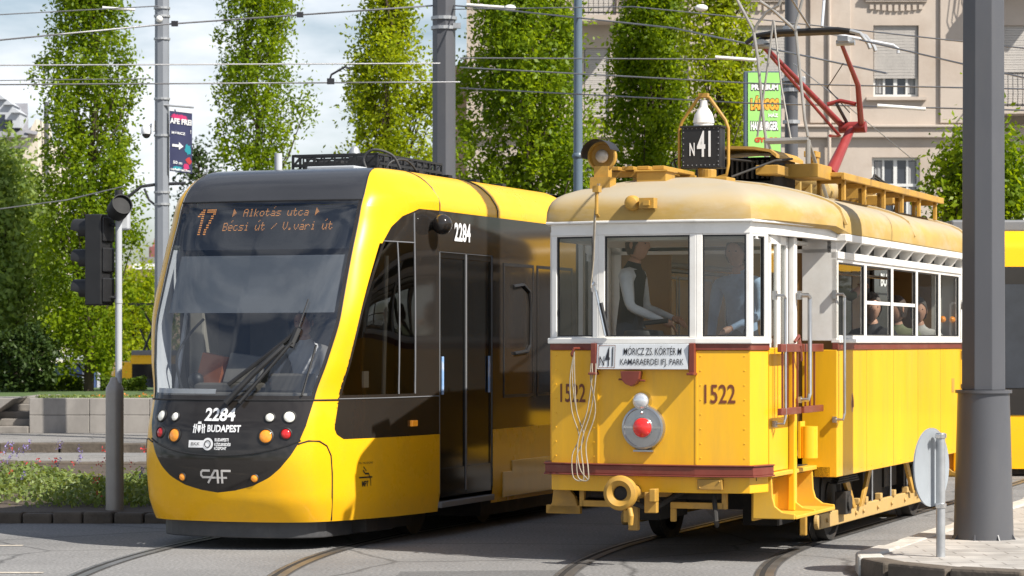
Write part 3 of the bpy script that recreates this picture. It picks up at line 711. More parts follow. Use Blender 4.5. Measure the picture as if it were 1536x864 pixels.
# --- windows: a frame with a pane
def window(p0, p1, z0, z1, fl, fr, ft, fb, par, gm='glass', th=.045, drop=None, inset=.02):
    p0 = Vector((*p0, 0)); p1 = Vector((*p1, 0)); d = (p1-p0); Ln = d.length; d.normalize(); n = Vector((-d.y, d.x, 0))
    if n.dot(Vector(((p0.x+p1.x)/2, (p0.y+p1.y)/2+.1, 0))) > 0: n = -n      # n points inwards
    def bar(a, b, za, zb, o0, o1, mb):
        q = [p0+d*a+n*o0, p0+d*b+n*o0, p0+d*b+n*o1, p0+d*a+n*o1]
        mb.prism([(v.x, v.y, za) for v in q], (0, 0, zb-za))
    f = MB(); bar(0, fl, z0, z1, 0, th, f); bar(Ln-fr, Ln, z0, z1, 0, th, f)
    bar(fl, Ln-fr, z1-ft, z1, 0, th, f); bar(fl, Ln-fr, z0, z0+fb, 0, th, f)
    fo = build('window', f, M['owhite'], par, bevel=.005)
    k = .012
    s_ = MB(); a, b = fl, Ln-fr; za, zb = z0+fb, z1-ft
    bar(a, a+k, za, zb, .010, .03, s_); bar(b-k, b, za, zb, .010, .03, s_); bar(a+k, b-k, za, za+k, .010, .03, s_); bar(a+k, b-k, zb-k, zb, .010, .03, s_)
    build('seal', s_, M['black'], fo)
    zt = zb
    if drop:
        zt = za + (zb-za)*drop
        r_ = MB(); bar(a+k, b-k, zt-.03, zt, .012, .03, r_); build('sash_rail', r_, M['owhite'], fo)
    pn = MB(); q0 = p0+d*a+n*inset; q1 = p0+d*b+n*inset
    pn.add([(q0.x, q0.y, za), (q1.x, q1.y, za), (q1.x, q1.y, zt), (q0.x, q0.y, zt)], [(0, 1, 2, 3)])
    build('pane', pn, M[gm], fo)
    return fo
WZ0, WZ1 = 1.782, 2.60
for pl in (FP, mir(FP)):
    fr0 = pl is FP
    window(pl[0], pl[1], WZ0, WZ1, .055, .055, .02, .01, OT)
    window(pl[1], pl[2], WZ0, WZ1, .03, .05, .01, .01, OT, 'glassb' if fr0 else 'glass')
    window(pl[2], pl[3], WZ0, WZ1, .055, .055, .01, .01, OT)
    window(pl[3], pl[4], WZ0, WZ1, .05, .045, .01, .01, OT, 'glassb' if fr0 else 'glass')
    window(pl[4], pl[5], WZ0, WZ1, .055, .055, .02, .01, OT)
pw = (T1-T0)/5
for sg in (1, -1):
    for k in range(5):
        window((sg*1.1, T0+pw*k), (sg*1.1, T0+pw*(k+1)), 1.775, 2.45, .035 + (.03 if k == 0 else 0), .035 + (.04 if k == 4 else 0), .03, .03, OT, drop={1: .5, 2: .5}.get(k) if sg > 0 else None)
# --- roof
RP = [(1.19, T0), (.955, -4.34), (.852, -4.63), (.42, -4.70), (-.42, -4.70), (-.852, -4.63), (-.955, -4.34), (-1.19, T0)]
RP = RP + mir(RP)
prof = [(.05, -.03), (0, 0), (.0, .012), (.006, .08), (.02, .125), (.045, .165), (.085, .20), (.15, .232), (.24, .262), (.36, .295), (.52, .33), (.72, .366), (.95, .39), (1.17, .395)]
def eave(t): return float(np.interp(abs(t+.1), [2.7, 2.95], [2.662, 2.712]))
def rin(p, i): return (p[0]*(1-i/1.19), p[1] + (1 if p[1] < -.1 else -1)*min(i, abs(p[1]+.1)) * (1.0 if abs(p[1]+.1) > 3 else .0))
rp = []
for a, b in zip(RP, RP[1:] + RP[:1]):       # subdivide the outline, rounding its corners a little
    for k in range(6): rp.append((a[0]+(b[0]-a[0])*k/6, a[1]+(b[1]-a[1])*k/6))
for _ in range(1): rp = [((p[0]+2*q[0]+r_[0])/4, (p[1]+2*q[1]+r_[1])/4) for p, q, r_ in zip(rp[-1:]+rp[:-1], rp, rp[1:]+rp[:1])]
def rin2(p, i):
    e = min(1, max(0, (abs(p[1]+.1)-2.9)/1.0)); return (p[0]*(1-i/1.19), p[1] - math.copysign(min(i, 1.2)*e, p[1]+.1))
v = []; n = len(rp)
for i, z in prof:
    for p in rp: q = rin2(p, i); e_ = eave(p[1]); v.append((q[0], q[1], e_ + z*(3.105-e_)/.395))
f = [(r0*n+k, r0*n+(k+1) % n, (r0+1)*n+(k+1) % n, (r0+1)*n+k) for r0 in range(len(prof)-1) for k in range(n)]
g = MB(); g.add(v, f); build('roof', g, M['roof'], OT, smooth=30)
g = MB()
for t in (T0-.02, T1+.02, -.1):
    g = MB(); g.tube([(x, t, 2.664+1.115*float(np.interp(1.19-abs(x), [p[0] for p in prof[1:]], [p[1] for p in prof[1:]]))+.004) for x in lin(-1.186, 1.186, 41)], .02, 6); build('roof_rib', g, M['roof'], OT, smooth=60)
g = MB(); g.bx(-1.04, 1.04, T0, T1, 2.50, 2.53); g.bx(-.85, .85, -4.5, T0, 2.56, 2.59); g.bx(-.85, .85, T1, 4.3, 2.56, 2.59); build('ceiling', g, M['owhite'], OT)
# --- bumper
for pl in (FP, mir(FP)):
    o_ = offs(pl, -.05); g = MB(); g.wall(o_, .705, .775, .05); g.wall(offs(pl, -.062), .775, .787, .062); g.wall(offs(pl, -.062), .692, .705, .062)
    build('bumper', g, M['maroon'], OT, bevel=.005)
# --- writing on the front, route plate
def fpt(w_, z, off=.004):
    """a point on the front panel at lateral position w_"""
    for a, b in zip(FP[:-1], FP[1:]):
        if min(a[0], b[0]) <= w_ <= max(a[0], b[0]):
            k = (w_-a[0])/(b[0]-a[0]); d = (Vector(b)-Vector(a)).normalized(); n = Vector((-d.y, d.x))
            return Vector((w_, a[1]+(b[1]-a[1])*k, z)) + Vector((n.x, n.y, 0))*off
for (a, b) in ((-.755, -.50), (.455, .725)):
    lettering('fleet_number', OT, M['inkm'], [('1522', a+.015, b-.015, 1.268, 1.418, fpt, .010)])
tilt = lambda z: -4.70 - (1.73-z)*.10
pl = MB(); pl.prism([(-.40, tilt(1.735), 1.735), (.355, tilt(1.735), 1.735), (.355, tilt(1.535), 1.535), (-.40, tilt(1.535), 1.535)], (0, .02, 0))
plate = build('route_plate', pl, M['sign'], OT, bevel=.003)
pf = lambda x, z: Vector((x, tilt(z)-.004, z))
g = MB()
text(g, 'N', -.374, -.334, 1.562, 1.638, pf, .002); text(g, '41', -.326, -.262, 1.558, 1.712, pf, .004)
text(g, 'MÓRICZ ZS. KÖRTÉR M', -.175, .30, 1.648, 1.718, pf, .002); text(g, 'KAMARAERDEI IFJ. PARK', -.20, .32, 1.555, 1.618, pf, .002)
build('plate_lettering', g, M['ink'], plate)
g = MB()
for z in (1.545, 1.722): g.add([pf(-.385, z), pf(-.245, z), pf(-.245, z+.004), pf(-.385, z+.004)], [(0, 1, 2, 3)])
for x in (-.385, -.249): g.add([pf(x, 1.545), pf(x+.004, 1.545), pf(x+.004, 1.726), pf(x, 1.726)], [(0, 1, 2, 3)])
build('plate_border', g, M['inkm'], plate)
for x in (-.425, .385):
    g = MB(); g.bx(x-.022, x+.022, -4.72, -4.66, 1.50, 1.74); g.bx(x-.03, x+.03, -4.76, -4.66, 1.49, 1.51); build('plate_bracket', g, M['maroon'], OT, bevel=.004)
# --- front lamps
g = MB(); g.lathe([(.075, 0), (.072, .04), (.066, .06)], (-.03, -4.66, 1.285), (0, -1, 0), 24); 
hb = build('headlight', g, M['chrome'], OT, smooth=40)
g = MB(); g.ball((-.03, -4.725, 1.285), (.060, .03, .060), 20, 10); build('lens', g, pm('silver lens', (.75, .76, .78), .1, .6, var=.1, scale=30), hb, smooth=60)
g = MB(); g.lathe([(.175, 0), (.178, .025), (.170, .05), (.155, .055), (.15, .045), (.085, .05), (.08, .06)], (-.02, -4.66, 1.075), (0, -1, 0), 40)
g.bx(-.10, .06, -4.70, -4.66, .885, .90)
rb = build('red_lamp', g, M['steel'], OT, smooth=30)
g = MB(); g.ball((-.02, -4.715, 1.075), (.078, .045, .078), 24, 12); build('lens', g, M['redlit'], rb, smooth=60)
g = MB(); g.ball((-.025, -4.715, 1.195), .014, 10, 6); g.bx(-.18, -.10, -4.712, -4.70, 1.07, 1.085); g.bx(.06, .14, -4.712, -4.70, 1.07, 1.085); build('screw', g, M['chrome'], rb, smooth=60)
g = MB(); g.prism([(-.19, -4.66, 1.52), (-.03, -4.66, 1.52), (-.04, -4.66, 1.46), (-.07, -4.66, 1.42), (-.10, -4.66, 1.40), (-.15, -4.66, 1.42), (-.18, -4.66, 1.45)], (0, -.09, 0))
g.cyl((-.22, -4.70, 1.455), (0, -4.70, 1.445), .008, 8); build('horn', g, M['maroon'], OT, bevel=.008)
# small yellow seams and hinge strip on the front
for x in (-.405, .405):
    g = MB(); q = fpt(x, 0, .001); g.bx(x-.006, x+.006, q.y-.003, q.y+.02, .79, 1.68); build('panel_seam', g, M['oyellow'], OT)
# --- rope of the old current collector, tied up on the front
g = MB()
zz = [2.97, 2.5, 2.20, 2.0]
g.tube([(-.345, -4.80, 3.0), (-.375, -4.82, 2.72), (-.40, -4.78, 2.4), (-.435, -4.75, 2.18)], .006, 6)
g.tube([(-.36, -4.80, 3.0), (-.385, -4.82, 2.72), (-.42, -4.75, 2.30)], .005, 6)
build('rope', g, M['rope'], OT, smooth=60)
g = MB()
for (a, b, c, d) in ((-.62, -.54, -.44, -.40), (-.60, -.50, -.47, -.43), (-.58, -.50, -.40, -.44)):
    g.tube(smooth_pts([(-.59, -4.70, 1.68), (a, -4.72, 1.45), (b-.06, -4.73, 1.2), (b, -4.73, 1.0), (b-.04, -4.78, .85), (b-.02, -4.81, .68), (b+.06, -4.81, .66), (c-.04, -4.80, .75), (c-.07, -4.76, .95), (c, -4.74, 1.2), (d, -4.74, 1.45), (d, -4.73, 1.58)]), .005, 6)
build('rope_coil', g, M['rope'], OT, smooth=60)
g = MB(); g.tube([(-.405, -4.72, 2.22), (-.43, -4.72, 2.20), (-.42, -4.71, 2.15)], .02, 8); g.tube([(-.41, -4.70, 2.16), (-.33, -4.70, 1.80)], .013, 8); build('wiper', g, M['chrome'], OT, smooth=40)
g = MB(); g.tube([(-.36, -4.72, 2.06), (-.30, -4.71, 1.80)], .016, 6); build('wiper_blade', g, M['black'], OT)
g = MB(); g.tube([(-.56, -4.665, 1.70), (-.58, -4.74, 1.70), (-.60, -4.74, 1.655), (-.61, -4.70, 1.64)], .010, 6); build('hook', g, M['maroon'], OT, smooth=40)
g = MB()
for z in lin(.84, 1.64, 8):
    for x in (-.78, -.44, .44, .78): q = fpt(x, z, 0); g.ball(q, .006, 6, 4)
build('screw', g, M['oyellow'], OT)
g = MB()
for t in lin(T0+.08, T1-.08, 14):
    for z in (.66, 1.64): g.ball((1.1, t, z), .006, 6, 4)
build('screw', g, M['oyellow'], OT)
for t in (-1.72, -.62, .48, 1.58):
    g = MB(); g.bx(1.1, 1.102, t-.004, t+.004, .625, 1.68); build('panel_joint', g, M['ochre'], OT)
# --- roof lamp, horn, route box with its bell lamp and hoop
g = MB(); g.box((-.49, -4.28, 3.0), (.17, .16, .16)); g.box((-.49, -4.28, 3.10), (.12, .10, .14))
g.lathe([(.02, .14), (.075, .12), (.112, .05), (.122, 0), (.118, -.02), (.105, -.02), (.098, .02)], (-.49, -4.30, 3.25), (0, -1, 0) if False else (0, 1, 0), 28)
hl = build('roof_headlight', g, M['ochre'], OT, smooth=35)
g = MB(); g.lathe([(.055, 0), (.053, .012), (.036, .022), (.001, .026)], (-.485, -4.32, 3.25), (0, -1, 0), 20, caps=False); build('lens', g, pm('old lamp glass', (.45, .38, .30), .1, var=.2, scale=30, coat=1), hl, smooth=60)
g = MB()
g.grid(lambda a, t: Vector((-.49+.130*math.sin(a)-.0, t, 3.25+.130*math.cos(a))), lin(R(-100), R(70), 16), [-4.46, -4.30, -4.22]); build('lamp_hood', g, M['black'], hl, smooth=60)
g = MB(); g.box((-.13, -4.0, 3.06), (.25, .25, .14)); g.box((-.13, -4.0, 3.135), (.29, .29, .015)); build('roof_box', g, M['ochre'], OT, bevel=.006)
g = MB(); g.box((.25, -3.55, 3.07), (.26, .26, .07)); g.cyl((.12, -3.3, 3.1), (.12, -3.3, 3.19), .06, 14); build('roof_box', g, M['ochre'], OT, bevel=.006)
g = MB()
for k in range(4): g.box((-.50+.13*k, -3.55, 3.17), (.10, .9, .03))
for t in (-3.9, -3.2): g.box((-.30, t, 3.125), (.55, .05, .05)); g.box((-.30, t, 3.09), (.05, .05, .08))
build('roof_boards', g, M['ochre'], OT, bevel=.004)
g = MB(); g.lathe([(.062, -.02), (.06, .02), (.045, .045), (.02, .055)], (-.10, -4.72, 2.845), (0, -1, 0), 20); g.bx(-.02, .10, -4.80, -4.70, 2.80, 2.88); g.bx(.02, .07, -4.83, -4.80, 2.82, 2.86)
build('signal_horn', g, M['ochre'], OT, smooth=35)
g = MB(); g.tube([(-.36, -4.78, 2.98), (-.36, -4.83, 2.96), (-.36, -4.83, 2.76), (-.36, -4.79, 2.74)], .014, 8); g.bx(-.385, -.335, -4.86, -4.78, 2.93, 2.98); build('rope_guide', g, M['ochre'], OT, smooth=40)
g = MB(); g.bx(-.17, .165, -3.13, -2.97, 3.225, 3.565); g.bx(-.185, .18, -3.14, -2.96, 3.555, 3.575); g.bx(-.18, .175, -3.135, -2.965, 3.215, 3.23)
rbx = build('route_box', g, M['black'], OT, bevel=.006)
bf = lambda x, z: Vector((x, -3.135, z))
g = MB(); text(g, 'N', -.10, -.055, 3.32, 3.43, bf, .02); text(g, '41', -.035, .085, 3.31, 3.53, bf, .02); build('box_lettering', g, M['white'], rbx)
g = MB()
for x in lin(-.155, .15, 9):
    for z in (3.24, 3.55): g.ball((x, -3.132, z), .006, 6, 4)
for z in lin(3.27, 3.52, 6):
    for x in (-.155, .15): g.ball((x, -3.132, z), .006, 6, 4)
build('rivet', g, M['grey'], rbx)
g = MB(); g.lathe([(.092, 0), (.088, .03), (.076, .075), (.052, .115), (.034, .135), (.030, .19), (.001, .195)], (0, -3.05, 3.60), seg=24); g.cyl((0, -3.05, 3.575), (0, -3.05, 3.61), .085, 16)
build('bell_lamp', g, M['owhite'], OT, smooth=40)
g = MB()
hp = [(.20, -3.05, 3.16), (.215, -3.05, 3.25), (.215, -3.05, 3.55), (.19, -3.05, 3.62), (.05, -3.05, 3.815), (.0, -3.05, 3.83), (-.05, -3.05, 3.815), (-.19, -3.05, 3.62), (-.215, -3.05, 3.55), (-.215, -3.05, 3.25), (-.20, -3.05, 3.18), (-.1, -3.05, 3.13), (.1, -3.05, 3.13)]
g.tube(hp, .014, 10, closed=True); g.cyl((0, -3.05, 3.09), (0, -3.05, 3.22), .05, 14); g.box((0, -3.05, 3.835), (.08, .06, .035))
build('hoop', g, M['ochre'], OT, smooth=60)
# --- resistor box with arched lid, air cylinder, walkways
g = MB(); g.bx(-.22, .42, -2.45, -1.7, 3.12, 3.14)
for k in range(14):
    g.bx(-.20+.045*k, -.18+.045*k, -2.45, -1.7, 3.16, 3.32)
g.bx(-.25, -.22, -2.45, -1.7, 3.1, 3.36); g.bx(.42, .45, -2.45, -1.7, 3.1, 3.36); g.bx(-.22, .42, -1.95, -1.92, 3.12, 3.38)
rs = build('resistor_box', g, M['dark'], OT)
g = MB(); ar = [(-.30, 3.33), (-.24, 3.38), (-.10, 3.405), (.1, 3.415), (.3, 3.405), (.44, 3.38), (.50, 3.33), (.50, 3.36), (.44, 3.405), (.3, 3.43), (.1, 3.44), (-.1, 3.43), (-.24, 3.405), (-.30, 3.36)]
g.prism([(x, -2.55, z) for x, z in ar], (0, .95, 0)); build('lid', g, M['ochre'], rs, smooth=30)
g = MB(); g.lathe([(.02, 0), (.11, .01), (.125, .05), (.125, .85), (.11, .89), (.02, .9)], (.30, -1.55, 3.27), (0, 1, 0), 24)
g.box((.30, -1.3, 3.16), (.2, .06, .1)); g.box((.30, -.9, 3.16), (.2, .06, .1)); build('air_cylinder', g, M['roof'], OT, smooth=35)
for sg in (1, -1):
    g = MB()
    g.box((sg*.72, .55, 3.23), (.30, 4.5, .035)); g.box((sg*.88, .55, 3.215), (.03, 4.5, .06))
    for t in lin(-1.5, 2.6, 6): g.box((sg*.84, t, 3.11), (.035, .05, .20)); g.box((sg*.62, t, 3.13), (.035, .05, .16)); g.box((sg*.73, t, 3.185), (.26, .05, .05))
    wk = build('walkway', g, M['ochre'], OT, bevel=.005)
g = MB(); g.box((.62, -1.9, 3.24), (.30, .5, .12)); g.box((.45, -2.5, 3.22), (.2, .35, .08)); build('roof_box', g, M['ochre'], OT, bevel=.006)
g = MB(); g.box((.05, .9, 3.20), (.9, .12, .10)); g.box((.05, 2.2, 3.20), (.9, .12, .10)); g.box((.1, 1.55, 3.30), (.5, .9, .10)); g.box((-.05, 1.0, 3.45), (.10, .10, .34)); g.box((-.05, .95, 3.60), (.12, .2, .06)); build('pantograph_base', g, M['ochre'], OT, bevel=.006)
g = MB()
for t, r_ in ((.4, .10), (2.35, .10)): g.lathe([(.03, 0), (r_, .03), (r_, .5), (.03, .53)], (.15, t, 3.22), (0, 1, 0), 18)
for k in range(5): g.lathe([(.03, 0), (.055, .02), (.03, .04), (.055, .06), (.03, .08)], (.40, .5+.35*k, 3.26), seg=12)
build('roof_cylinder', g, M['roof'], OT, smooth=35)
g = MB()
for k in range(3): g.tube([(.1+.1*k, 2.0, 3.35), (.25, 2.4, 3.42+.03*k), (.4, 2.9, 3.3), (.3, 3.1, 3.12)], .012, 6)
g.tube([(-.25, -2.9, 3.12), (-.28, -3.0, 3.3), (-.15, -2.8, 3.35), (.3, -2.5, 3.3)], .010, 6); g.tube([(.2, -2.9, 3.15), (.5, -2.6, 3.3), (.55, -2.2, 3.34)], .010, 6)
build('cable', g, M['dark'], OT, smooth=60)
# --- red pantograph
pg = MB(); base = Vector((-.05, 1.7, 3.45)); knee = Vector((0, 2.45, 3.98))
pg.tube([base, knee], [.064, .042], 14); pg.cyl(knee+Vector((-.13, 0, 0)), knee+Vector((.15, 0, 0)), .06, 12)
L_ = Vector((-.50, .66, 4.70)); R_ = Vector((.30, .66, 4.68))
pg.tube([knee+Vector((-.1, 0, .02)), L_], [.033, .02], 10); pg.tube([knee+Vector((.10, 0, .02)), knee.lerp(R_, .5)+Vector((.12, 0, 0)), R_], [.033, .027, .019], 10)
pg.tube([knee.lerp(L_, .28), knee.lerp(L_, .26)+Vector((.12, 0, .05)), knee.lerp(R_, .28)+Vector((.07, 0, 0))], .022, 8)
pg.tube([base+Vector((.12, -.5, .35)), knee+Vector((-.1, -.1, -.1)), L_+Vector((.03, .02, -.06))], .016, 8)
pgo = build('pantograph', pg, M['pred'], OT, smooth=40)
g = MB()
for dt in (-.10, .14):
    g.tube([(-.62, .66+dt, 4.68), (-.52, .66+dt, 4.75), (-.3, .66+dt, 4.78), (.3, .66+dt, 4.78), (.42, .66+dt, 4.76)], .022, 8)
g.bx(-.52, .42, .56, .80, 4.755, 4.77)
bow = build('contact_bow', g, M['black'], pgo, smooth=40)
g = MB()
for dt in (-.10, .14):
    g = MB(); g.tube([(.42, .66+dt, 4.76), (.52, .66+dt, 4.73), (.60, .66+dt, 4.63), (.62, .66+dt, 4.58)], .02, 8); build('bow_horn', g, M['galv'], pgo, smooth=40)
for sg, x in ((-1, -.5), (1, .34)):
    g = MB(); g.box((x, .68, 4.69), (.10, .20, .05)); g.cyl((x-.08, .68, 4.66), (x+.1, .68, 4.66), .03, 10); build('bow_bearing', g, M['galv'], pgo, smooth=40)
g = MB(); g.tube([knee.lerp(R_, .18), knee.lerp(L_, .30)+Vector((.02, 0, .15)), knee.lerp(R_, .75)], .006, 6); g.tube([knee+Vector((-.05, 0, .05)), knee.lerp(L_, .28)+Vector((.1, 0, 0))], .018, 6); build('tension_rod', g, M['black'], pgo)
# --- silver lyre frame standing in front of it
def rf_(px, py, t=-.25):
    X0 = 2.68+.347*t; Y0 = 25.41+.938*t; p = (px-768)/FPX; w_ = (p*Y0-X0)/(.938+.347*p)
    Yw = Y0-.347*w_; return Vector((w_, t, CAMH-(py-513)/FPX*Yw))
g = MB()
for pts in ([(1149, 208), (1146, 190), (1137, 90), (1130, 45), (1107, 2), (1095, -30)], [(1212, 205), (1207, 180), (1197, 80), (1193, 40), (1203, 2), (1212, -30)],
            [(1130, 50), (1136, 36), (1150, 18), (1168, 8)], [(1140, 2), (1158, 14), (1194, 46)], [(1168, 8), (1180, -20)]):
    g.tube([rf_(*p) for p in pts], .015, 8)
g.tube([rf_(1149, 212), rf_(1212, 210)], .03, 8); g.tube([rf_(1160, 30), rf_(1150, 110), rf_(1136, 205)], .012, 6); g.tube([rf_(1161, 32), rf_(1172, 130), rf_(1186, 208)], .010, 6)
for px in (1150, 1212): p = rf_(px, 210); g.tube([p, Vector((p.x, p.y, 3.08))], .025, 8); g.tube([p, Vector((p.x+.05, p.y+.6, 3.1))], .018, 8)
build('collector_frame', g, pm('silver frame', (.36, .34, .31), .45, .5, var=.15), OT, smooth=40)
# --- doorway: folding leaf, post, gate bars, steps, handrails
for mirror in (False, True):
    def T(t): return -.2-t if mirror else t
    def bxT(mb, x0, x1, t0, t1, z0, z1): mb.bx(x0, x1, min(T(t0), T(t1)), max(T(t0), T(t1)), z0, z1)
    g = MB(); bxT(g, .86, .895, -4.27, -3.68, .72, ZS+.02); dl = build('door_leaf', g, M['oyellow'], OT, bevel=.006)
    g = MB()
    for t in (-4.27, -4.02, -3.98, -3.74): bxT(g, .86, .895, t, t+.055, ZS+.02, 2.60)
    bxT(g, .86, .895, -4.27, -3.68, 2.53, 2.60)
    build('leaf_frame', g, M['owhite'], dl, bevel=.004)
    g = MB(); bxT(g, .875, .88, -4.25, -3.70, ZS+.02, 2.53); build('pane', g, M['glass'], dl)
    g = MB(); bxT(g, .885, .94, -3.65, -3.56, .38, 1.73); dp = build('door_post', g, M['oyellow'], OT, bevel=.008)
    g = MB(); bxT(g, .885, .94, -3.65, -3.56, 1.73, 2.60); build('upper_post', g, M['owhite'], dp, bevel=.008)
    for z0, z1 in ((1.67, 1.735), (1.17, 1.225)):
        g = MB(); bxT(g, .965, 1.0, -4.30, -3.66, z0, z1); bxT(g, .965, 1.0, -3.56, -2.90, z0, z1); build('gate_bar', g, M['maroon'], OT, bevel=.005)
    for t in (-4.2, -4.05, -3.85, -3.72, -3.45, -3.3, -3.15):
        g = MB(); bxT(g, .972, .985, t, t+.018, 1.2, 1.70); build('gate_rod', g, M['maroon'], OT)
    g = MB(); g.tube([(.98, T(-3.80), 1.75), (1.0, T(-3.75), 1.80), (.98, T(-3.66), 1.78), (1.0, T(-3.7), 1.72), (.99, T(-3.62), 1.60)], .014, 6); build('gate_latch', g, M['maroon'], OT, smooth=40)
    for t, w_, z0, z1 in ((-4.20, .99, 1.10, 2.12), (-3.60, 1.04, 1.28, 2.13), (-2.86, 1.155, 1.1, 2.15)):
        g = MB(); tt = T(t+.06)
        g.tube([(w_-.07, T(t), z1), (w_, T(t), z1), (w_, tt, z1-.02), (w_, tt, z1-.06), (w_, tt, z0+.05), (w_, T(t), z0), (w_-.07, T(t), z0)], .012 if t != -3.6 else .018, 8)
        g.box((w_-.07, T(t), z1), (.03, .05, .07)); g.box((w_-.07, T(t), z0), (.03, .05, .05)); build('handrail', g, M['steel'], OT, smooth=40)
    g = MB()
    for t in (-4.28, -3.62, -2.95):
        P = [(.76, .70), (.91, .70), (.92, .52), (.94, .45), (1.0, .405), (1.10, .392), (1.10, .35), (.76, .35)]
        g.prism([(x, T(t), z) for x, z in P], (0, .03, 0))
    bxT(g, .78, 1.11, -4.25, -2.95, .35, .378); bxT(g, .74, .77, -4.25, -2.92, .33, .70); bxT(g, .70, .93, -4.30, -2.85, .68, .715)
    build('entrance_step', g, M['ochre'] if mirror else pm('step paint', (.70, .40, .035), .5, var=.1, scale=4, dirt=(.4, .25, .08), dscale=4, damt=.5), OT, bevel=.006)
g = MB(); g.cyl((1.0, -3.42, .80), (1.0, -3.42, 1.06), .075, 20); g.bx(.93, .95, -3.5, -3.34, .8, 1.1); build('sand_box', g, M['oyellow'], OT, smooth=40)
# --- coupler, underframe, truck
g = MB(); g.lathe([(.055, 0), (.06, .02), (.10, .045), (.13, .03), (.138, 0), (.13, -.04), (.06, -.07), (.055, -.2)], (-.10, -5.02, .575), (0, -1, 0), 36, caps=False); 
g.tube([(-.10, -4.95, .575), (-.10, -4.3, .56)], .06, 12); cpl = build('coupler', g, M['ochre'], OT, smooth=40)
g = MB(); g.cyl((-.10, -5.005, .575), (-.10, -4.99, .575), .058, 20); build('coupler_socket', g, M['dark'], cpl)
g = MB(); g.box((.12, -4.92, .50), (.10, .06, .16)); g.box((.15, -4.95, .56), (.05, .10, .10)); build('coupler_bracket', g, M['ochre'], OT, bevel=.006)
g = MB(); g.box((-.05, -5.0, .40), (.05, .06, .10)); g.tube([(-.02, -5.04, .46), (.0, -5.06, .40), (-.01, -5.05, .33)], .022, 8); build('coupler_pin', g, M['ochre'], OT, bevel=.006)
g = MB()
for (a, b) in ((-.58, -.24), (.16, .60)): g.bx(a, b, -4.55, -4.50, .435, .485)
g.bx(-.60, -.56, -4.55, -4.50, .435, .66); g.bx(.58, .62, -4.55, -4.50, .435, .66); g.bx(.16, .20, -4.55, -4.5, .33, .435); g.bx(-.24, .16, -4.5, -4.46, .52, .57); g.bx(-.2, -.12, -4.52, -4.46, .25, .5)
build('front_frame', g, M['ochre'], OT, bevel=.005)
g = MB(); g.bx(-.95, -.66, -4.36, -4.30, .36, .43); g.prism([(-.95, -4.36, .36), (-.66, -4.36, .36), (-.70, -4.36, .50), (-.80, -4.36, .62), (-.88, -4.36, .62), (-.90, -4.36, .45)], (0, .05, 0)); build('front_step', g, M['ochre'], OT, bevel=.006)
g = MB(); g.bx(.42, .62, -4.68, -4.58, .595, .675); g.ball((.44, -4.685, .61), .008, 6, 4); g.ball((.60, -4.685, .66), .008, 6, 4); build('junction_box', g, M['ochre'], OT, bevel=.004)
g = MB()
g.bx(-.85, .85, -4.5, 4.3, .66, .72); g.bx(-1.04, 1.04, T0, T1, .62, .70); g.bx(-.5, .5, -1.4, 1.3, .25, .6); g.bx(-.6, .6, -3.2, -2.6, .35, .62); g.bx(-.55, .5, -4.4, -4.1, .5, .66); g.bx(-.4, -.1, -4.0, -3.2, .3, .6); g.bx(.3, .6, -2.9, -2.3, .2, .5)
g.bx(.55, .80, -.55, .25, .32, .60); g.bx(.5, .78, .45, 1.0, .36, .62); g.bx(-.8, .8, -1.2, -1.1, .3, .6); g.bx(-.82, .82, 1.15, 1.3, .2, .62); g.bx(.6, .78, -2.6, -2.0, .30, .60); g.bx(.66, .70, -1.0, 1.3, .12, .62)
g.cyl((-.6, -4.3, .58), (.6, -4.3, .58), .03, 8); g.tube([(-.3, -4.6, .62), (-.2, -4.65, .5), (.0, -4.5, .42), (.3, -4.5, .6)], .025, 8); g.tube([(.5, -4.5, .62), (.55, -4.6, .35), (.5, -4.4, .3)], .02, 8)
build('underframe', g, M['dark'], OT)
for sg in (1, -1):
    g = MB(); g.bx(sg*.84, sg*.88, -2.55, 2.45, .15, .28)
    g.cyl((sg*.84, -2.55, .215), (sg*.88, -2.55, .215), .065, 20)
    for t in (-2.3, -1.2, -.9, -.3, .3, .9, 1.5): g.cyl((sg*.88, t, .215), (sg*.9, t, .215), .02, 8); g.box((sg*.87, t+.1, .31), (.06, .08, .06))
    build('truck_beam', g, pm('truck paint', (.52, .34, .12), .6, var=.12, scale=5, dirt=(.25, .17, .09), dscale=5, damt=.5), OT, bevel=.008)
    for t in (-1.77, 1.77):
        m_ = 1 if t < 0 else -1
        for (a, b, c, d) in ((-.20, .0, .40, .30), (1.10, .95, .60, .68)):
            g = MB(); g.prism([(sg*.90, t+m_*a, .64), (sg*.90, t+m_*b, .64), (sg*.90, t+m_*c, .27), (sg*.90, t+m_*d, .27)], (sg*.03, 0, 0)); build('axle_guard', g, M['ochre'], OT, bevel=.004)
        g = MB(); g.box((sg*.90, t, .34), (.10, .2, .2)); g.cyl((sg*.93, t, .34), (sg*.97, t, .34), .07, 14)
        for k in range(4): g.bx(sg*.88, sg*.95, t-.42+.03*k, t+.42-.03*k, .52+.02*k, .535+.02*k)
        build('axle_box', g, M['dark'], OT, bevel=.005)
        g = MB(); g.lathe([(.12, -.03), (.12, .03), (.33, .03), (.35, .06), (.385, .06), (.39, -.03), (.43, -.06), (.43, -.07), (.33, -.07), (.31, -.03)], (sg*.735, t, .395), (sg, 0, 0), 36, caps=False); g.cyl((sg*.70, t, .395), (sg*.78, t, .395), .12, 16); build('wheel', g, M['dark'], OT, smooth=30)
    for t in (-.45, .35, 1.1): 
        g = MB(); g.cyl((sg*.86, t, .28), (sg*.86, t, .64), .014, 6); build('hanger_rod', g, M['steel'], OT)
for t in (-1.77, 1.77): g = MB(); g.cyl((-.7, t, .395), (.7, t, .395), .06, 12); build('axle', g, M['dark'], OT)
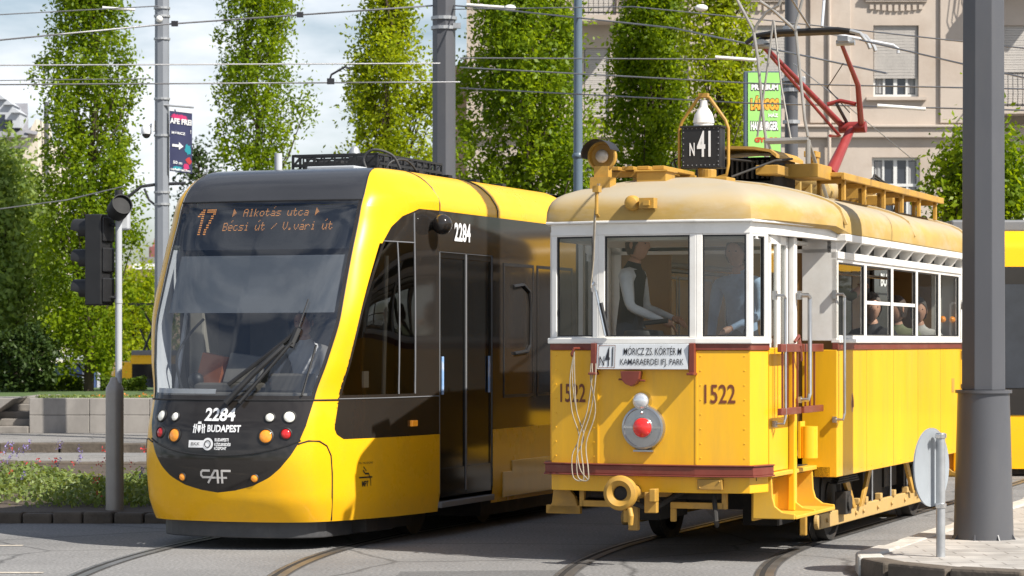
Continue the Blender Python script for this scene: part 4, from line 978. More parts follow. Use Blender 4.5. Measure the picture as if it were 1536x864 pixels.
g = MB(); g.box((.78, -2.72, .24), (.06, .05, .26)); build('life_guard', g, M['ochre'], OT, bevel=.01)
# emblem and number plate on the side
g = MB(); g.ball((1.101, -2.28, 1.23), (.004, .05, .085), 20, 10); em = build('side_emblem', g, pm('worn emblem', (.62, .30, .12), .5, var=.3, scale=25), OT)
g = MB(); g.prism([(1.106, -2.31, 1.19), (1.106, -2.25, 1.19), (1.106, -2.255, 1.25), (1.106, -2.28, 1.30), (1.106, -2.305, 1.25)], (.002, 0, 0)); build('shield', g, M['maroon'], em)
g = MB(); g.bx(1.1, 1.104, 2.15, 2.28, 1.24, 1.38); build('access_plate', g, M['ochre'], OT)
# amber lamps inside the windows, interior fittings
for t in (T0+.16, T0+pw*4+.5, T1-.10):
    g = MB(); g.ball((1.03, t, 1.98), (.035, .05, .035), 14, 8); build('amber_lamp', g, M['amber'], OT, smooth=60)
g = MB(); g.bx(.99, 1.0, T0+.05, T0+.22, 1.99, 2.13); build('notice', g, M['lgrey'], OT)
g = MB(); g.bx(-1.05, 1.05, T0+.03, T1-.03, .80, .84); g.bx(-.84, .84, -4.5, T0, .80, .84); g.bx(-.84, .84, T1, 4.3, .80, .84); build('floor', g, M['wood'], OT)
for t in (T0+.01, T1-.05):
    for sg in (1, -1):
        g = MB(); g.bx(sg*.36, sg*.80, t, t+.04, .84, 2.5); build('bulkhead', g, M['ochrewood'], OT)
    g = MB(); g.bx(-.36, .36, t+.01, t+.03, .84, 1.7); build('inner_door', g, M['wood'], OT)
for k in range(5):
    for sg in (1, -1):
        t = T0+.35+k*1.08
        g = MB(); g.bx(sg*.35, sg*1.04, t, t+.42, 1.22, 1.27); g.bx(sg*.35, sg*1.04, t+.42, t+.46, 1.27, 1.80); g.bx(sg*.38, sg*.42, t+.05, t+.09, .84, 1.22); g.bx(sg*.38, sg*.42, t+.40, t+.44, .84, 1.22); build('bench', g, M['wood'], OT, bevel=.008)
g = MB()
for sg in (1, -1): g.tube([(sg*.45, T0+.1, 2.40), (sg*.45, T1-.1, 2.40)], .016, 8)
build('ceiling_rail', g, M['chrome'], OT)
g = MB(); g.lathe([(.17, 0), (.17, .5), (.15, .55), (.02, .56)], (-.10, -4.42, .84 + .45), seg=24); g.bx(-.25, .05, -4.5, -4.35, .84, 1.3); g.tube([(-.10, -4.42, 1.86), (-.10, -4.42, 1.90), (.1, -4.42, 1.92)], .02, 8); build('controller', g, M['black'], OT, smooth=35)
g = MB(); g.bx(.30, .32, -2.95, -2.86, 1.2, 2.1); build('notice_board', g, M['greenwood'], OT)
# ================================================================== the setting
def asphalt(name, col, seed=0.0):
    m = pm(name, col, 0.85, var=0.16, scale=0.55, bump=0.35, bscale=55, dirt=tuple(c*0.55 for c in col), dscale=0.35, damt=0.55)
    nt = m.node_tree; L = nt.links; b = nt.nodes['Principled BSDF']
    src = b.inputs['Base Color'].links[0].from_socket
    tc = _n(nt, 'ShaderNodeTexCoord')
    n1 = _n(nt, 'ShaderNodeTexNoise'); n1.inputs['Scale'].default_value = 38; n1.inputs['Detail'].default_value = 3; L.new(tc.outputs['Object'], n1.inputs['Vector'])
    r1 = _n(nt, 'ShaderNodeMapRange'); r1.inputs['From Min'].default_value = .35; r1.inputs['From Max'].default_value = .65; r1.inputs['To Min'].default_value = .72; r1.inputs['To Max'].default_value = 1.28
    L.new(n1.outputs['Fac'], r1.inputs['Value'])
    mu = _n(nt, 'ShaderNodeVectorMath', operation='SCALE'); L.new(src, mu.inputs[0]); L.new(r1.outputs[0], mu.inputs['Scale'])
    # cracks and tar seams
    vo = _n(nt, 'ShaderNodeTexVoronoi', feature='DISTANCE_TO_EDGE'); vo.inputs['Scale'].default_value = .42
    nd = _n(nt, 'ShaderNodeTexNoise'); nd.inputs['Scale'].default_value = 2.5; nd.inputs['Detail'].default_value = 5; L.new(tc.outputs['Object'], nd.inputs['Vector'])
    ad = _n(nt, 'ShaderNodeMix', data_type='RGBA'); ad.inputs['Factor'].default_value = .12; L.new(tc.outputs['Object'], ad.inputs[6]); L.new(nd.outputs['Color'], ad.inputs[7]); L.new(ad.outputs[2], vo.inputs['Vector'])
    r2 = _n(nt, 'ShaderNodeMapRange'); r2.inputs['From Max'].default_value = .012; r2.inputs['To Min'].default_value = .45; r2.inputs['To Max'].default_value = 1; L.new(vo.outputs['Distance'], r2.inputs['Value'])
    m2 = _n(nt, 'ShaderNodeVectorMath', operation='SCALE'); L.new(mu.outputs[0], m2.inputs[0]); L.new(r2.outputs[0], m2.inputs['Scale'])
    L.new(m2.outputs[0], b.inputs['Base Color']); return m
M['asphalt'] = asphalt('road asphalt', (0.195, 0.19, 0.186))
M['asphalt2'] = asphalt('pale asphalt', (0.20, 0.19, 0.18))
def brickm(name, c1, c2, cm, sx, sy, rough=.9):
    m = bpy.data.materials.new(name); m.use_nodes = True; nt = m.node_tree; L = nt.links; b = nt.nodes['Principled BSDF']
    tc = _n(nt, 'ShaderNodeTexCoord'); br = _n(nt, 'ShaderNodeTexBrick'); br.inputs['Scale'].default_value = 1
    br.inputs['Brick Width'].default_value = sx; br.inputs['Row Height'].default_value = sy; br.inputs['Mortar Size'].default_value = .008
    br.inputs['Color1'].default_value = (*c1, 1); br.inputs['Color2'].default_value = (*c2, 1); br.inputs['Mortar'].default_value = (*cm, 1)
    nz = _n(nt, 'ShaderNodeTexNoise'); nz.inputs['Scale'].default_value = 3; nz.inputs['Detail'].default_value = 8; L.new(tc.outputs['Object'], nz.inputs['Vector']); L.new(tc.outputs['Object'], br.inputs['Vector'])
    r = _n(nt, 'ShaderNodeMapRange'); r.inputs['From Min'].default_value = .3; r.inputs['From Max'].default_value = .7; r.inputs['To Min'].default_value = .7; r.inputs['To Max'].default_value = 1.2; L.new(nz.outputs['Fac'], r.inputs['Value'])
    mu = _n(nt, 'ShaderNodeVectorMath', operation='SCALE'); L.new(br.outputs['Color'], mu.inputs[0]); L.new(r.outputs[0], mu.inputs['Scale']); L.new(mu.outputs[0], b.inputs['Base Color']); b.inputs['Roughness'].default_value = rough
    bp = _n(nt, 'ShaderNodeBump'); bp.inputs['Strength'].default_value = .3; bp.inputs['Distance'].default_value = .01; L.new(nz.outputs['Fac'], bp.inputs['Height']); L.new(bp.outputs[0], b.inputs['Normal'])
    return m
M['pave'] = brickm('grey paving', (.40, .375, .345), (.34, .32, .295), (.22, .20, .18), .4, .2)
M['soil'] = pm('garden soil', (.075, .055, .04), .95, var=.35, scale=6, bump=1, bscale=25)
M['grass'] = pm('lawn', (.06, .10, .025), .95, var=.35, scale=4, bump=.6)
# ground: flat to 62 m, then falling away to the lower street behind the green
g = MB()
ys = [-40, 0, 10, 18, 22, 26, 30, 36, 44, 62, 68, 74, 120, 300, 900, 2500]; zs = [0]*10 + [-.6, -1.85] + [-1.85]*4
xs = [-2500, -600, -120, -60, -30, -14, -6, 0, 6, 14, 30, 60, 120, 600, 2500]
v = [(x, y, z) for x in xs for y, z in zip(ys, zs)]; n = len(ys)
g.add(v, [(i*n+j, (i+1)*n+j, (i+1)*n+j+1, i*n+j+1) for i in range(len(xs)-1) for j in range(n-1)])
struct(build('ground', g, M['asphalt']))
# tram tracks: straight behind, curving in front
def track(frame_o, ts, off):
    """points of a rail: straight for t > ts, then an arc of 16 m towards the near side"""
    u = Vector((math.sin(TH), math.cos(TH), 0)); vv = Vector((math.cos(TH), -math.sin(TH), 0)); out = []
    for t in lin(40, ts, 8)[:-1]: out.append(frame_o + u*t + vv*off)
    Rr = 16.0
    for k in range(60):
        a = k*.0075*1.0
        c = frame_o + u*ts + vv*Rr
        out.append(c - vv*(Rr-off)*math.cos(a) - u*(Rr-off)*math.sin(a))
    return out
def strip(name, pts, w0, w1, z, m, kind='structure'):
    g = MB(); L2 = offs([(p.x, p.y) for p in pts], w0); R2 = offs([(p.x, p.y) for p in pts], w1); k = len(pts)
    g.add([(*p, z) for p in L2] + [(*p, z) for p in R2], [(i, i+1, k+i+1, k+i) for i in range(k-1)])
    o = build(name, g, m); o['kind'] = kind; return o
M['railsteel'] = pm('rail steel', (.26, .25, .24), .42, .8, var=.3, scale=3)
M['groove'] = pm('rail groove', (.02, .018, .016), .9)
M['tar'] = pm('tar joint', (.075, .072, .07), .8, var=.2, scale=3)
for fo, ts in ((Vector((-1.826, 24.02, 0)), 1.0), (Vector((2.68, 25.41, 0)), -1.75)):
    for off in (-.745, .745):
        p = track(fo, ts, off)
        strip('rail', p, -.05, .115, .004, M['tar']); strip('rail', p, -.035, .03, .008, M['railsteel']); strip('rail', p, .03, .072, .0075, M['groove']); strip('rail', p, .072, .10, .008, M['railsteel'])
# worn painted lines on the road
mk_ = pm('worn road paint', (.52, .46, .38), .8, var=.25, scale=7, dirt=(.14, .13, .125), dscale=6, damt=.95)
for (a, b, wd) in (((-9, 22.6), (-4.2, 22.85), .1), ((-9.0, 20.2), (-3.55, 20.15), .10)):
    g = MB(); g.add([(a[0], a[1], .004), (b[0], b[1], .004), (b[0], b[1]+wd, .004), (a[0], a[1]+wd, .004)], [(0, 1, 2, 3)]); struct(build('road_marking', g, mk_))
# repaired patches of newer asphalt, drain grate between the rails
for (x0, y0, x1, y1) in ((-.9, 19.2, .6, 20.3), (-6.8, 23.3, -5.2, 24.6), (2.0, 26.0, 2.9, 31)):
    g = MB(); g.add([(x0, y0, .003), (x1, y0+.2, .003), (x1-.1, y1+.15, .003), (x0+.05, y1, .003)], [(0, 1, 2, 3)]); struct(build('road_patch', g, asphalt('patched asphalt', (.13, .128, .126))))
# --- kerbs as rows of stones
def kerb(name, pts, h, wd, ln, seed, mat='stone'):
    rnd = random.Random(seed); g = MB()
    for a, b in zip(pts[:-1], pts[1:]):
        a = Vector(a); b = Vector(b); d = (b-a); Ln = d.length; n = max(1, round(Ln/ln)); ang = math.atan2(d.y, d.x)
        for k in range(n):
            c = a.lerp(b, (k+.5)/n); hh = h + rnd.uniform(-.012, .012)
            g.box((c.x+rnd.uniform(-.01, .01), c.y+rnd.uniform(-.012, .012), hh/2-.03), (Ln/n-.014, wd, hh+.06), ang+rnd.uniform(-.008, .008))
    return struct(build(name, g, M[mat], bevel=.022))
kerb('kerb', [(-16, 26.15), (-3.25, 25.75), (-2.95, 26.0), (.8, 36.2)], .105, .14, .30, 1)
kerb('kerb', [(-24, 36.0), (1.2, 36.0)], .14, .3, .8, 2)
kerb('kerb', [(-26, 42.3), (3.2, 42.3)], .15, .3, .95, 3)
g = MB(); g.prism([(-16, 26.2, -.05), (-3.3, 25.82, -.05), (-3.05, 26.05, -.05), (.65, 35.9, -.05), (-16, 35.9, -.05)], (0, 0, .15)); struct(build('garden_bed_soil', g, M['soil']))
g = MB(); g.bx(-30, 1.5, 36.12, 38.6, -.05, .115); struct(build('pavement', g, M['asphalt2']))
g = MB(); g.bx(-30, 3.6, 42.42, 62, -.05, .125); struct(build('pavement', g, M['asphalt2']))
ISL = [(2.72, 20.35), (2.69, 19.95), (2.80, 19.5), (3.15, 19.0), (5.5, 17.4), (14, 14.5), (14, 32.4), (7.18, 32.4)]
g = MB(); g.prism([(x, y, -.05) for x, y in offs(ISL, -.1, True)], (0, 0, .18)); struct(build('pavement', g, M['pave']))
M['stonel'] = pm('pale kerb stone', (.46, .44, .40), .85, var=.15, scale=5, dirt=(.2, .18, .15), dscale=3, damt=.6, bump=.4, bscale=20)
kerb('kerb', [(7.18, 32.4), (2.72, 20.35), (2.69, 19.95)], .137, .2, .75, 4, 'stonel')
kerb('kerb', [(2.69, 19.95), (2.80, 19.5), (3.15, 19.0), (5.5, 17.4), (14, 14.5)], .137, .2, .55, 5)
# --- retaining wall, stairs, lawn
g = MB(); a, b = -8.62, 3.2
n = 11
for k in range(n):
    x0 = a+(b-a)*k/n; x1 = a+(b-a)*(k+1)/n
    g.bx(x0+.004, x1-.004, 47.6, 47.95, .12, .44); g.bx(x0+.004, x1-.004, 47.605, 47.95, .446, .745)
tag(build('retaining_wall', g, M['concrete'], bevel=.01), 'low grey concrete retaining wall beside the short flight of steps', 'wall')
g = MB()
for k in range(5): g.bx(-9.76+.176*k, -8.63, 47.55+.32*k, 51, .12+.125*k, .12+.125*(k+1))
st = build('stairs', g, pm('stair stone', (.22, .20, .18), .9, var=.2, scale=5, bump=.3), bevel=.012); tag(st, 'short flight of five grey stone steps at the left end of the concrete wall', 'steps')
g = MB(); g.prism([(-30, 47.5, .10), (-9.75, 47.5, .10), (-8.87, 47.5, .745), (-30, 47.5, .745)], (0, 1.75, 0))
tag(build('stair_cheek', g, M['concrete'], bevel=.01), 'sloping pale stone cheek wall left of the short flight of steps', 'wall')
g = MB(); g.bx(-8.61, 3.2, 47.96, 61.5, .1, .70); g.bx(-60, -8.61, 49.3, 61.5, .1, .70); struct(build('lawn', g, M['grass']))
# ------------------------------------------------------------------ foliage
LEAF = np.array([(-1, 0, 0), (-.1, .55, .12), (1, 0, 0), (-.1, -.55, .12)])
def leaves(name, P, tint, size, mat, parent=None, seed=0, up=.3, spread=None):
    """one mesh of leaf-shaped faces at the points P"""
    rg = np.random.default_rng(seed); n = len(P)
    nrm = rg.normal(size=(n, 3)); nrm[:, 2] += up; 
    if spread is not None: nrm += spread
    nrm /= np.linalg.norm(nrm, axis=1)[:, None]
    a = np.cross(nrm, rg.normal(size=(n, 3))); a /= np.linalg.norm(a, axis=1)[:, None]; b = np.cross(nrm, a)
    s = size*rg.uniform(.65, 1.35, n)
    V = P[:, None, :] + s[:, None, None]*(LEAF[None, :, :1]*a[:, None, :] + LEAF[None, :, 1:2]*b[:, None, :] + LEAF[None, :, 2:3]*nrm[:, None, :])
    me = bpy.data.meshes.new(name); me.vertices.add(4*n); me.vertices.foreach_set('co', V.reshape(-1).astype(np.float32))
    me.loops.add(4*n); me.loops.foreach_set('vertex_index', np.arange(4*n, dtype=np.int32))
    me.polygons.add(n); me.polygons.foreach_set('loop_start', np.arange(0, 4*n, 4, dtype=np.int32)); me.polygons.foreach_set('loop_total', np.full(n, 4, dtype=np.int32))
    at_ = me.attributes.new('tint', 'FLOAT', 'FACE'); at_.data.foreach_set('value', tint.astype(np.float32))
    me.materials.append(mat); me.update(calc_edges=True); me.validate()
    o = bpy.data.objects.new(name, me); COL.objects.link(o)
    if parent: o.parent = parent
    return o
LM = {'green': leafm('spring leaves', (.065, .135, .008), (.30, .40, .016), .55), 'yellow': leafm('yellow green leaves', (.14, .22, .009), (.42, .48, .018), .55),
      'dark': leafm('dark leaves', (.02, .042, .012), (.06, .095, .02), .25), 'blue': leafm('pale leaves', (.14, .22, .06), (.36, .46, .15), .5),
      'hedge': leafm('hedge leaves', (.05, .10, .012), (.17, .24, .03), .4), 'sage': leafm('sage leaves', (.09, .15, .04), (.30, .36, .12), .4)}
def tree(name, label, px, Y, z0, zc0, zc1, rad, ncl, per, size, mat, seed, columnar=True, csig=.135, group=None, cat='tree', zref=None):
    x = (px-768)/FPX*Y; rg = np.random.default_rng(seed)
    root = thing(name, label, cat, (x, Y, z0), 0, group)
    H = zc1-z0
    # trunk and limbs
    tp = [Vector((rg.normal(0, .03)*k, rg.normal(0, .03)*k, (H*.97)*k/8)) for k in range(9)]
    r0 = .10 if columnar else .16
    t = MB(); t.tube(tp, [r0*(1-k/8.6)+.012 for k in range(9)], 8)
    tr_ = build('trunk', t, M['bark'], root, smooth=60)
    cl = []; li = []
    for i in range(ncl):
        f = rg.uniform(0, 1)**.92; zz = zc0-z0 + (zc1-zc0)*f
        an = rg.uniform(0, 2*math.pi); rr = rad(f)*math.sqrt(rg.uniform(.06, 1))*rg.uniform(.80, 1.12)*(1+.14*math.sin(an*2+zz*1.3+seed)+.14*math.sin(zz*2.9-an*3+seed*2))
        cl.append((rr*math.cos(an), rr*math.sin(an), zz))
    cl = np.array(cl)
    br = MB()
    for i in range(0, ncl, max(1, ncl//70)):
        c = Vector(cl[i]); zb = max(.3, c.z - (1.6 if columnar else .9)*math.hypot(c.x, c.y) - .25)
        k = min(7.9, zb/(H*.97)*8); b0 = tp[int(k)].lerp(tp[min(8, int(k)+1)], k-int(k))
        br.tube([b0, b0.lerp(c, .5)+Vector((c.x*.15, c.y*.15, -.05)), c], [.028, .018, .007], 5, caps=False)
    build('limbs', br, M['bark'], tr_, smooth=60)
    ct = rg.uniform(0, 1, ncl); idx = np.repeat(np.arange(ncl), per)
    sc_ = rg.uniform(.6, 1.5, ncl)[idx][:, None]
    P = cl[idx] + sc_*rg.normal(size=(ncl*per, 3))*np.array([csig, csig, csig*1.5])
    leaves('crown', P, ct[idx], size, LM[mat], root, seed, .35)
    return root
col = lambda r: (lambda f: r*(np.interp(f, [0, .12, .35, .6, .85, 1], [.55, .9, 1.0, .88, .62, .2])))
def zp(y, Y): return CAMH-(y-513)/FPX*Y
tree('columnar_tree', 'tall narrow green tree standing behind the traffic light', 133, 57, .7, zp(560, 57), 11.5, col(1.08), 540, 74, .051, 'green', 11)
tree('columnar_tree', 'narrow green tree between the banner pole and the round dome on the modern tram roof', 387, 62, .1, zp(420, 62), 11.6, col(1.08), 360, 74, .051, 'green', 12)
tree('columnar_tree', 'sparse yellow-green narrow tree left of the thick grey mast', 582, 54, .1, zp(400, 54), 9.2, col(.95), 250, 74, .050, 'yellow', 13)
tree('columnar_tree', 'broad dense columnar tree crossed by the slim blue-grey pole', 787, 50, .1, zp(430, 50), 10.2, col(1.28), 660, 74, .051, 'green', 14)
tree('columnar_tree', 'columnar tree directly behind the N41 route box', 975, 52, .1, zp(430, 52), 9.8, col(.88), 410, 74, .051, 'green', 15)
tree('columnar_tree', 'bright yellow-green columnar tree touching the green advertising board', 1078, 50, .1, zp(430, 50), 9.6, col(.72), 230, 74, .050, 'yellow', 16)
ball = lambda r: (lambda f: r*math.sqrt(max(0.02, 1-(2*f-1)**2)))
tree('street_tree', 'round leafy tree standing behind the large octagonal mast', 1478, 41.5, .1, 2.8, zp(205, 41.5), ball(.82), 190, 60, .055, 'green', 17, False, .15)
tree('street_tree', 'big pale spreading tree at the left edge of the photo', -8, 60, .7, zp(575, 60), zp(245, 60), ball(1.45), 520, 55, .075, 'blue', 18, False, .22)
tree('street_tree', 'small dark tree top showing beside the hanging banner', 297, 95, -1.85, 4.5, zp(225, 95), ball(.75), 60, 45, .085, 'dark', 19, False, .2)
tree('street_tree', 'sunlit far tree seen between the traffic light post and the modern tram', 205, 108, -1.85, zp(590, 108), zp(415, 108), ball(1.9), 170, 50, .10, 'yellow', 20, False, .3)
tree('street_tree', 'dull green far tree half hidden by the traffic light post', 158, 112, -1.85, zp(560, 112), zp(440, 112), ball(1.8), 130, 50, .10, 'green', 21, False, .3)
# bush and hedges
def bush(name, label, px, Y, z0, rx, rz, n, mat, seed, size=.05, cat='bush'):
    rg = np.random.default_rng(seed); x = (px-768)/FPX*Y; root = thing(name, label, cat, (x, Y, z0))
    d = rg.normal(size=(n, 3)); d /= np.linalg.norm(d, axis=1)[:, None]; rr = rg.uniform(.55, 1.06, n)**.5
    lump = 1+.16*np.sin(d[:, 0]*5+seed)*np.cos(d[:, 2]*6+1)+.1*np.sin(d[:, 1]*9)
    P = d*(rr*lump)[:, None]*np.array([rx, rx*.8, rz]) + np.array([0, 0, rz*.92]); P = P[P[:, 2] > .02]
    leaves('foliage', P, rg.uniform(0, 1, len(P)), size, LM[mat], root, seed, .4, d[:len(P)]*0)
    t = MB()
    for k in range(9):
        a = k*.7; t.tube([(0, 0, 0), (.3*rx*math.cos(a), .3*rx*math.sin(a), rz*.7), (.75*rx*math.cos(a), .6*rx*math.sin(a), rz*1.3)], [.03, .02, .008], 5)
    build('stem', t, M['bark'], root); return root
bush('dark_bush', 'dark dense rounded bush on the lawn above the steps', 33, 56, .7, .72, .72, 5200, 'dark', 31, .055)
def hedge(name, label, x0, x1, y0, y1, z0, z1, n, seed):
    rg = np.random.default_rng(seed); P = rg.uniform([x0, y0, z0], [x1, y1, z1], (n, 3))
    P[:, 2] += .03*np.sin(P[:, 0]*7)
    o = leaves(name, P, rg.uniform(0, 1, n), .04, LM['hedge'], None, seed, .4); tag(o, label, 'hedge'); return o
hedge('clipped_hedge', 'low clipped green hedge on the lawn left of the tree trunk', -10.3, -9.25, 57.2, 57.7, .7, 1.0, 2600, 41)
hedge('clipped_hedge', 'short piece of clipped hedge right of the tree trunk', -8.85, -7.9, 57.2, 57.7, .7, .98, 2200, 42)
# flowers along the wall top, perennials in the bed
rg = np.random.default_rng(5)
n = 2600; P = np.column_stack([rg.uniform(-8.6, 2.8, n), rg.uniform(48.0, 48.35, n), .72+rg.uniform(0, .07, n)])
stuff(leaves('wall_flower_foliage', P, rg.uniform(0, 1, n), .03, LM['sage'], None, 6))
P = np.column_stack([rg.uniform(-7.6, 2.8, 420), rg.uniform(48.0, 48.3, 420), .77+rg.uniform(0, .05, 420)])
stuff(leaves('wall_flowers', P, rg.uniform(0, 1, 420), .026, leafm('orange petals', (.75, .12, .02), (.8, .35, .06), .2), None, 7))
def bedpts(n, seed, zf):
    r_ = np.random.default_rng(seed); out = []
    while len(out) < n:
        y = r_.uniform(26.5, 31.5); x = r_.uniform(-6.3, -2.4); xr = -3.15+.36*(y-26.2)
        if x > xr: continue
        k = .5+.5*math.sin(x*2.3+y*1.1)*math.cos(x*.9-y*1.7); h = zf(x, y, k)
        if r_.uniform() < (.04+.96*k)**1.6: out.append((x, y, .10+h*r_.uniform(.02, 1)))
    return np.array(out)
hf = lambda x, y, k: (.04+.24*k)*(1.0 if x < -3.9 else .62)
P = bedpts(9500, 8, hf); r_ = np.random.default_rng(9)
P += r_.normal(size=P.shape)*.02
stuff(leaves('perennial_foliage', P, r_.uniform(0, 1, len(P)), .030, LM['sage'], None, 9, .5))
P0 = bedpts(44, 18, lambda x, y, k: .36+.30*k); Q = []; rr = np.random.default_rng(3)
P0 = P0[(P0[:, 0] < -4.5) | (rr.uniform(size=len(P0)) < .2)]
for p in P0:
    z = .28+rr.uniform(0, .28); ln_ = rr.uniform(.08, .16)
    for k in range(16): Q.append((p[0]+rr.normal(0, .012)+.03*k/16, p[1]+rr.normal(0, .012), z+ln_*k/16))
Q = np.array(Q); stuff(leaves('purple_flower_spikes', Q, rr.uniform(0, 1, len(Q)), .014, leafm('purple petals', (.16, .12, .40), (.36, .30, .62), .3), None, 4))
P = bedpts(46, 28, lambda x, y, k: .30+.1*k); P = np.repeat(P, 7, 0)+rr.normal(size=(len(P)*7, 3))*.018; P[:, 2] += .12
stuff(leaves('red_flowers', P, rr.uniform(0, 1, len(P)), .016, leafm('red petals', (.55, .03, .03), (.7, .12, .14), .3), None, 5))
# ================================================================== buildings
M['stucco'] = pm('pink grey stucco', (.47, .40, .34), .9, var=.07, scale=.8, dirt=(.36, .28, .22), dscale=.6, damt=.6, bump=.15, bscale=20)
M['stucco2'] = pm('warm stucco', (.56, .41, .28), .9, var=.07, scale=.8, dirt=(.36, .25, .16), dscale=.5, damt=.5)
M['shutter'] = pm('roller shutter', (.44, .41, .38), .7, var=.06, scale=4)
M['wframe'] = pm('window frame', (.62, .62, .60), .5, var=.05)
M['wglass'] = pm('dark window glass', (.03, .035, .045), .07, var=.2, coat=.4)
M['curtain'] = pm('net curtain', (.30, .30, .30), .9, var=.1)
M['iron'] = pm('wrought iron', (.02, .02, .024), .5)
BY = 72.0; bxx = lambda px: (px-768)/FPX*BY; bz = lambda y: zp(y, BY)
BL = thing('apartment_building', 'pinkish grey stucco apartment house with roller shutters behind the trees', 'building', (0, 0, 0))
WIN = []      # x0, x1, z0, z1, style
for px in (1344, 1148, 990):
    WIN += [(bxx(px-34), bxx(px+34), bz(145), bz(38), 'sh'), (bxx(px-36), bxx(px+36), bz(345), bz(236), 'lo'), (bxx(px-34), bxx(px+34), bz(-55), bz(-160), 'sh'), (bxx(px-36), bxx(px+36), -.3, 2.3, 'lo')]
WIN += [(bxx(1504), bxx(1572), bz(165), bz(38), 'ba'), (bxx(1504), bxx(1572), bz(345), bz(236), 'lo'), (bxx(1504), bxx(1572), bz(-35), bz(-160), 'ba')]
WIN += [(bxx(876), bxx(914), bz(178), bz(72), 'sh'), (bxx(868), bxx(924), bz(28), bz(-95), 'ba'), (bxx(876), bxx(914), bz(345), bz(246), 'lo'), (bxx(712), bxx(732), bz(120), bz(80), 'lo'), (bxx(748), bxx(790), bz(178), bz(72), 'sh'), (bxx(748), bxx(790), bz(345), bz(246), 'lo')]
X0, X1, ZT = bxx(700), 19.0, 17.0
# wall with real openings: cut along a grid of the window edges
xs = sorted(set([X0, X1] + [a for w_ in WIN for a in w_[:2]])); zs = sorted(set([-2.0, ZT] + [a for w_ in WIN for a in w_[2:4]]))
g = MB()
for xa, xb in zip(xs[:-1], xs[1:]):
    za0 = None; cx = (xa+xb)/2
    for za, zb in zip(zs[:-1], zs[1:]):
        cz = (za+zb)/2
        if any(w_[0] < cx < w_[1] and w_[2] < cz < w_[3] for w_ in WIN): continue
        g.add([(xa, BY, za), (xb, BY, za), (xb, BY, zb), (xa, BY, zb)], [(0, 1, 2, 3)])
g.add([(X0, BY, -2), (X0, BY+14, -2), (X0, BY+14, ZT), (X0, BY, ZT)], [(0, 1, 2, 3)]); g.add([(X1, BY, -2), (X1, BY+14, -2), (X1, BY+14, ZT), (X1, BY, ZT)], [(0, 1, 2, 3)])
for w_ in WIN:
    a, b, c, d = w_[:4]; e = BY+.28
    g.add([(a, BY, c), (b, BY, c), (b, e, c), (a, e, c)], [(0, 1, 2, 3)]); g.add([(a, BY, d), (b, BY, d), (b, e, d), (a, e, d)], [(0, 1, 2, 3)])
    g.add([(a, BY, c), (a, e, c), (a, e, d), (a, BY, d)], [(0, 1, 2, 3)]); g.add([(b, BY, c), (b, e, c), (b, e, d), (b, BY, d)], [(0, 1, 2, 3)])
build('wall', g, M['stucco'], BL)
g = MB(); g.prism([(X0-.4, BY-.5, ZT), (X1+.4, BY-.5, ZT), (X1-2, BY+7, ZT+4), (X0+2, BY+7, ZT+4)], (0, .2, .1)); g.bx(X0-.5, X1+.5, BY-.5, BY+14, ZT-.3, ZT); build('roof', g, pm('roof tiles', (.22, .09, .06), .9, var=.2), BL)
